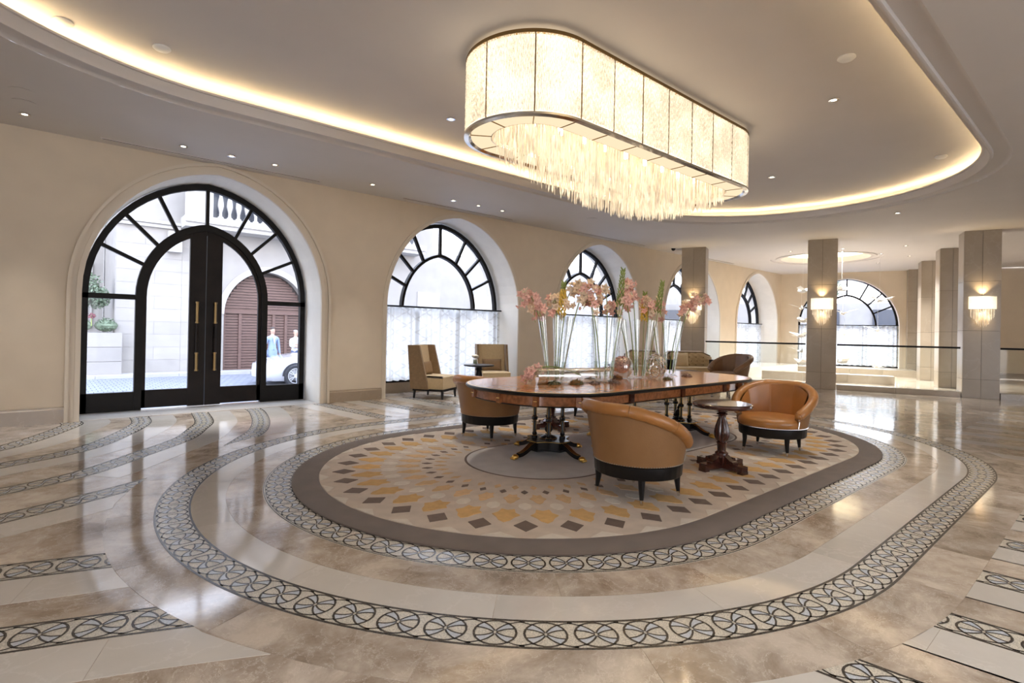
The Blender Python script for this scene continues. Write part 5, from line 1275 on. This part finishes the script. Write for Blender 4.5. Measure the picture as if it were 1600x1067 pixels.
q = MB(); q.tube([(0, 0, 0), (.03, 0, .6), (0, .02, 1.2)], [.05, .04, .03], 7); q.tube([(.03, 0, .6), (.3, 0, 1.3)], [.03, .01], 5); q.build('trunk', 'bark', t)
q = MB()
for c_, r in (((0, 0, 1.5), .65), ((-.4, 0, 1.2), .45), ((.4, 0, 1.2), .42)): leaves(q, c_, r, 750, .06)
q.build('crown', 'leaf', t, smooth=False, kind='stuff')
t = empty('flower_pot', (1.3, FB-.35, 1.2), **TH('small dark red flowering plant beside the clipped shrubs', 'plant'))
q = MB(); leaves(q, (0, 0, .34), .11, 90, .035); q.build('red_flowers', 'redfl', t, smooth=False, kind='stuff'); q = MB(); q.tube([(0, 0, 0), (0, 0, .35)], .015, 5); q.build('stem', 'green', t)
# plain block outside the end wall window
eb = empty('terrace_building', (0, 0, 0), **TH('pale building outside the end-wall window', 'building'))
p = FC+E1*16+E2*2; q = MB(); q.box((p.x, p.y, 1.2), (1, 40, 4.4), G); q.build('wall', 'facade', eb, smooth=False)
for i in range(-4, 6): pp = FC+E1*15.45+E2*(2+3.2*i); q = MB(); q.box((pp.x, pp.y, 1.9), (.12, 1.5, 2.2), G); q.build('window', 'dark', eb, smooth=False)
t = empty('garden_tree', (FC+E1*9+E2*1.4)[:], **TH('tree outside the end-wall window', 'tree')); q = MB(); q.tube([(0, 0, -.5), (0, 0, 3)], [.12, .06], 7); q.build('trunk', 'bark', t)
q = MB(); leaves(q, (0, 0, 4.0), 1.3, 1500, .09); q.build('crown', 'leaf', t, smooth=False, kind='stuff')

# ---------------------------------------------------------------- white car
car = empty('white_car', (5.72, 17.75, GZ), 0, **TH('white car, its nose and front wheel showing through the entrance glass', 'car'))
prof = [(-.55, .26, .52, .60), (-.50, .22, .66, .76), (-.30, .18, .76, .86), (.15, .17, .88, .90), (.8, .17, .98, .91), (1.15, .17, 1.02, .91), (1.9, .17, 1.38, .90), (2.6, .17, 1.44, .88), (3.4, .17, 1.36, .88), (3.9, .2, 1.08, .86), (4.1, .28, .95, .78)]
rows = []
for x, zb, zt, hw_ in prof:
    sh = min(zt, .95 if x > 1 else zt); r = []
    gl_ = .70 if zt > 1.1 else .88
    for y, z in ((-hw_*.9, zb), (-hw_, zb+.12), (-hw_*1.0, (zb+sh)/2), (-hw_*.96, sh-.06), (-hw_*gl_, sh if zt <= 1.1 else zt-.08), (-hw_*gl_*.6, zt), (0, zt+.015), (hw_*gl_*.6, zt), (hw_*gl_, sh if zt <= 1.1 else zt-.08), (hw_*.96, sh-.06), (hw_, (zb+sh)/2), (hw_, zb+.12), (hw_*.9, zb)): r.append((x, y, z))
    rows.append(r)
b = MB(); b.grid(rows, True); b.add(rows[0], [tuple(range(13))]); b.add(rows[-1], [tuple(range(13))]); body = b.build('body', 'carpaint', car, ang=50)
b = MB(); b.grid([[(1.2, -.90, .97), (1.85, -.70, 1.32)], [(2.6, -.92, .98), (2.6, -.68, 1.38)], [(3.6, -.89, .98), (3.4, -.66, 1.30)]]); b.build('side_glass', 'dark', car, smooth=False)
b = MB(); b.add([(1.18, -.6, 1.05), (1.18, .6, 1.05), (1.86, .5, 1.37), (1.86, -.5, 1.37)], [(0, 1, 2, 3)]); b.build('windscreen', 'dark', car, smooth=False)
for x in (.32, 3.05):
    for s_ in (-1, 1):
        y = s_*.84; b = MB(); rows = []
        for rr_, yy in ((.20, -.10), (.31, -.11), (.335, -.08), (.335, .08), (.31, .11), (.20, .10)): rows.append([(x+rr_*math.cos(2*PI*k/28), y+yy, .335+rr_*math.sin(2*PI*k/28)) for k in range(28)])
        b.grid(rows+[rows[0]], True); wh = b.build('wheel', 'tyre', car)
        b = MB(); b.tube([(x, y+s_*.09, .335), (x, y+s_*.12, .335)], .055, 12)
        for k in range(5):
            for da in (-.13, .13):
                a = 2*PI*k/5+da; b.tube([(x+.03*math.cos(a), y+s_*.10, .335+.03*math.sin(a)), (x+.225*math.cos(a+da*.3), y+s_*.105, .335+.225*math.sin(a+da*.3))], .014, 5)
        b.tube([(x+.225*math.cos(2*PI*k/24), y+s_*.10, .335+.225*math.sin(2*PI*k/24)) for k in range(25)], .014, 5); b.build('alloy_rim', 'alloy', wh)
        b = MB(); rows = []
        for rr_ in (.345, .40): rows.append([(x+rr_*math.cos(PI*k/16), s_*.925, .335+rr_*math.sin(PI*k/16)) for k in range(17)])
        b.grid(rows); b.build('wheel_arch', 'tyre', car)
b = MB(); b.add([(-.46, -.70, .60), (-.20, -.865, .64), (.02, -.875, .72), (-.36, -.74, .70)], [(0, 1, 2, 3)]); b.build('headlight', 'chrome', car, smooth=False)
b = MB(); b.add([(-.50, -.72, .30), (-.34, -.80, .28), (-.30, -.82, .42), (-.46, -.73, .48)], [(0, 1, 2, 3)]); b.build('air_intake', 'tyre', car, smooth=False)

# ---------------------------------------------------------------- people
def person(loc, rz, label, mats, crossed=False, hair='hair', bald=False, h_=1.78):
    t = empty('person', loc, rz, **TH(label, 'person'))
    V, E_, R_s = [], [], []
    def v(p, r): V.append(p); R_s.append(r); return len(V)-1
    def chain(a, pts):
        for p, r in pts: n = v(p, r); E_.append((a, n)); a = n
        return a
    pel = v((0, 0, .95), (.155, .11)); sp1 = chain(pel, [((0, 0, 1.10), (.145, .105)), ((0, 0, 1.28), (.165, .115)), ((0, .0, 1.42), (.15, .10))]); nk = chain(sp1, [((0, 0, 1.50), (.058, .058)), ((0, -.01, 1.56), (.055, .055))])
    chain(nk, [((0, -.015, 1.62), (.075, .085)), ((0, -.015, 1.69), (.080, .095)), ((0, -.005, 1.755), (.055, .065))])
    for s_ in (-1, 1):
        chain(pel, [((s_*.09, 0, .88), (.095, .10)), ((s_*.105, 0, .50), (.065, .07)), ((s_*.11, .02, .12), (.045, .05)), ((s_*.115, -.02, .05), (.045, .045)), ((s_*.125, -.15, .035), (.04, .03))])
        if crossed: pts = [((s_*.20, 0, 1.40), (.065, .065)), ((s_*.25, -.06, 1.15), (.048, .048)), ((s_*.05, -.20, 1.17+.03*s_), (.036, .036)), ((-s_*.10, -.19, 1.20+.03*s_), (.030, .022))]
        else: pts = [((s_*.20, 0, 1.40), (.065, .065)), ((s_*.26, .02, 1.12), (.048, .048)), ((s_*.27, -.03, .87), (.034, .034)), ((s_*.27, -.05, .80), (.022, .032))]
        w_ = chain(sp1, pts); p = Vector(pts[-1][0]); d = (p-Vector(pts[-2][0])).normalized(); sd_ = Vector((0, 1, 0)) if not crossed else Vector((0, 0, 1))
        for k in range(4): q = p+sd_*(k-1.5)*.019; chain(w_, [(tuple(q+d*.045), (.0085, .0085)), (tuple(q+d*(.08-.006*abs(k-1.5))+Vector((-s_*.01, 0, 0))), (.008, .008))])
        q = p-sd_*.035; chain(w_, [(tuple(q+d*.02), (.009, .009)), (tuple(q+d*.05), (.008, .008))])
    me = bpy.data.meshes.new('body'); me.from_pydata(V, E_, []); o = bpy.data.objects.new('body', me); C.objects.link(o)
    m_ = o.modifiers.new('skin', 'SKIN'); m_.use_smooth_shade = True
    for i, r in enumerate(R_s): me.skin_vertices[0].data[i].radius = r
    me.skin_vertices[0].data[0].use_root = True
    s2 = o.modifiers.new('sub', 'SUBSURF'); s2.levels = 1; s2.render_levels = 1
    dg = bpy.context.evaluated_depsgraph_get(); nm = bpy.data.meshes.new_from_object(o.evaluated_get(dg)); bpy.data.objects.remove(o)
    for x in ('skin', mats[0], mats[1], 'shoe'):
        nm.materials.append(MT[x])
    for f in nm.polygons:
        c_ = f.center; z = c_.z; arm = abs(c_.x) > .21 or (crossed and c_.y < -.12 and z > 1)
        if z < .085: k = 3
        elif z < .96 and not (arm): k = 2
        elif z > 1.50: k = 0
        elif not crossed and arm and z < .87: k = 0
        elif crossed and c_.y < -.14 and abs(c_.x) < .16 and z > 1.1: k = 0
        else: k = 1
        f.material_index = k; f.use_smooth = True
    nm.name = 'body'; inst(nm, 'body', t, sc=h_/1.80)
    k_ = h_/1.80; q = MB(); q.sphere((0, .005*k_, 1.735*k_), .086*k_, 14, 8, (.92, 1.02, .72 if not bald else .45)); 
    for s_ in (-1, 1): pass
    q.build('hair', hair, t)
    for s_ in (-1, 1):
        q = MB(); q.sphere((s_*.03*k_, -.092*k_, 1.685*k_), .008, 6, 5); q.build('eye', 'shoe', t); q = MB(); q.sphere((s_*.082*k_, 0, 1.675*k_), .02, 6, 5, (.4, .8, 1.3)); q.build('ear', 'skin', t)
    q = MB(); q.sphere((0, -.105*k_, 1.66*k_), .014, 6, 5, (.8, 1, 1.5)); q.build('nose', 'skin', t)
    q = MB(); q.box((0, -.098*k_, 1.625*k_), (.04, .006, .008)); q.build('mouth', 'pink', t)
    if not crossed:
        q = MB(); q.add([(-.05, -.118, 1.47), (.05, -.118, 1.47), (.0, -.125, 1.20)], [(0, 1, 2)]); q.build('shirt_front', 'shirt', t, smooth=False)
        q = MB(); q.lathe([(.17, .80), (.175, 1.0)], 16, cap=False); q.build('jacket_hem', mats[0], t)
    return t
person((6.20, 19.6, GZ+.02), .25, 'man in a light blue jacket standing on the street behind the door frame', ('lsuit', 'suit'), h_=1.82)
person((7.15, 20.0, GZ+.02), .3, 'grey-haired man in a white shirt with folded arms behind the car', ('shirt', 'suit'), crossed=True, hair='greyhair', bald=True, h_=1.74)
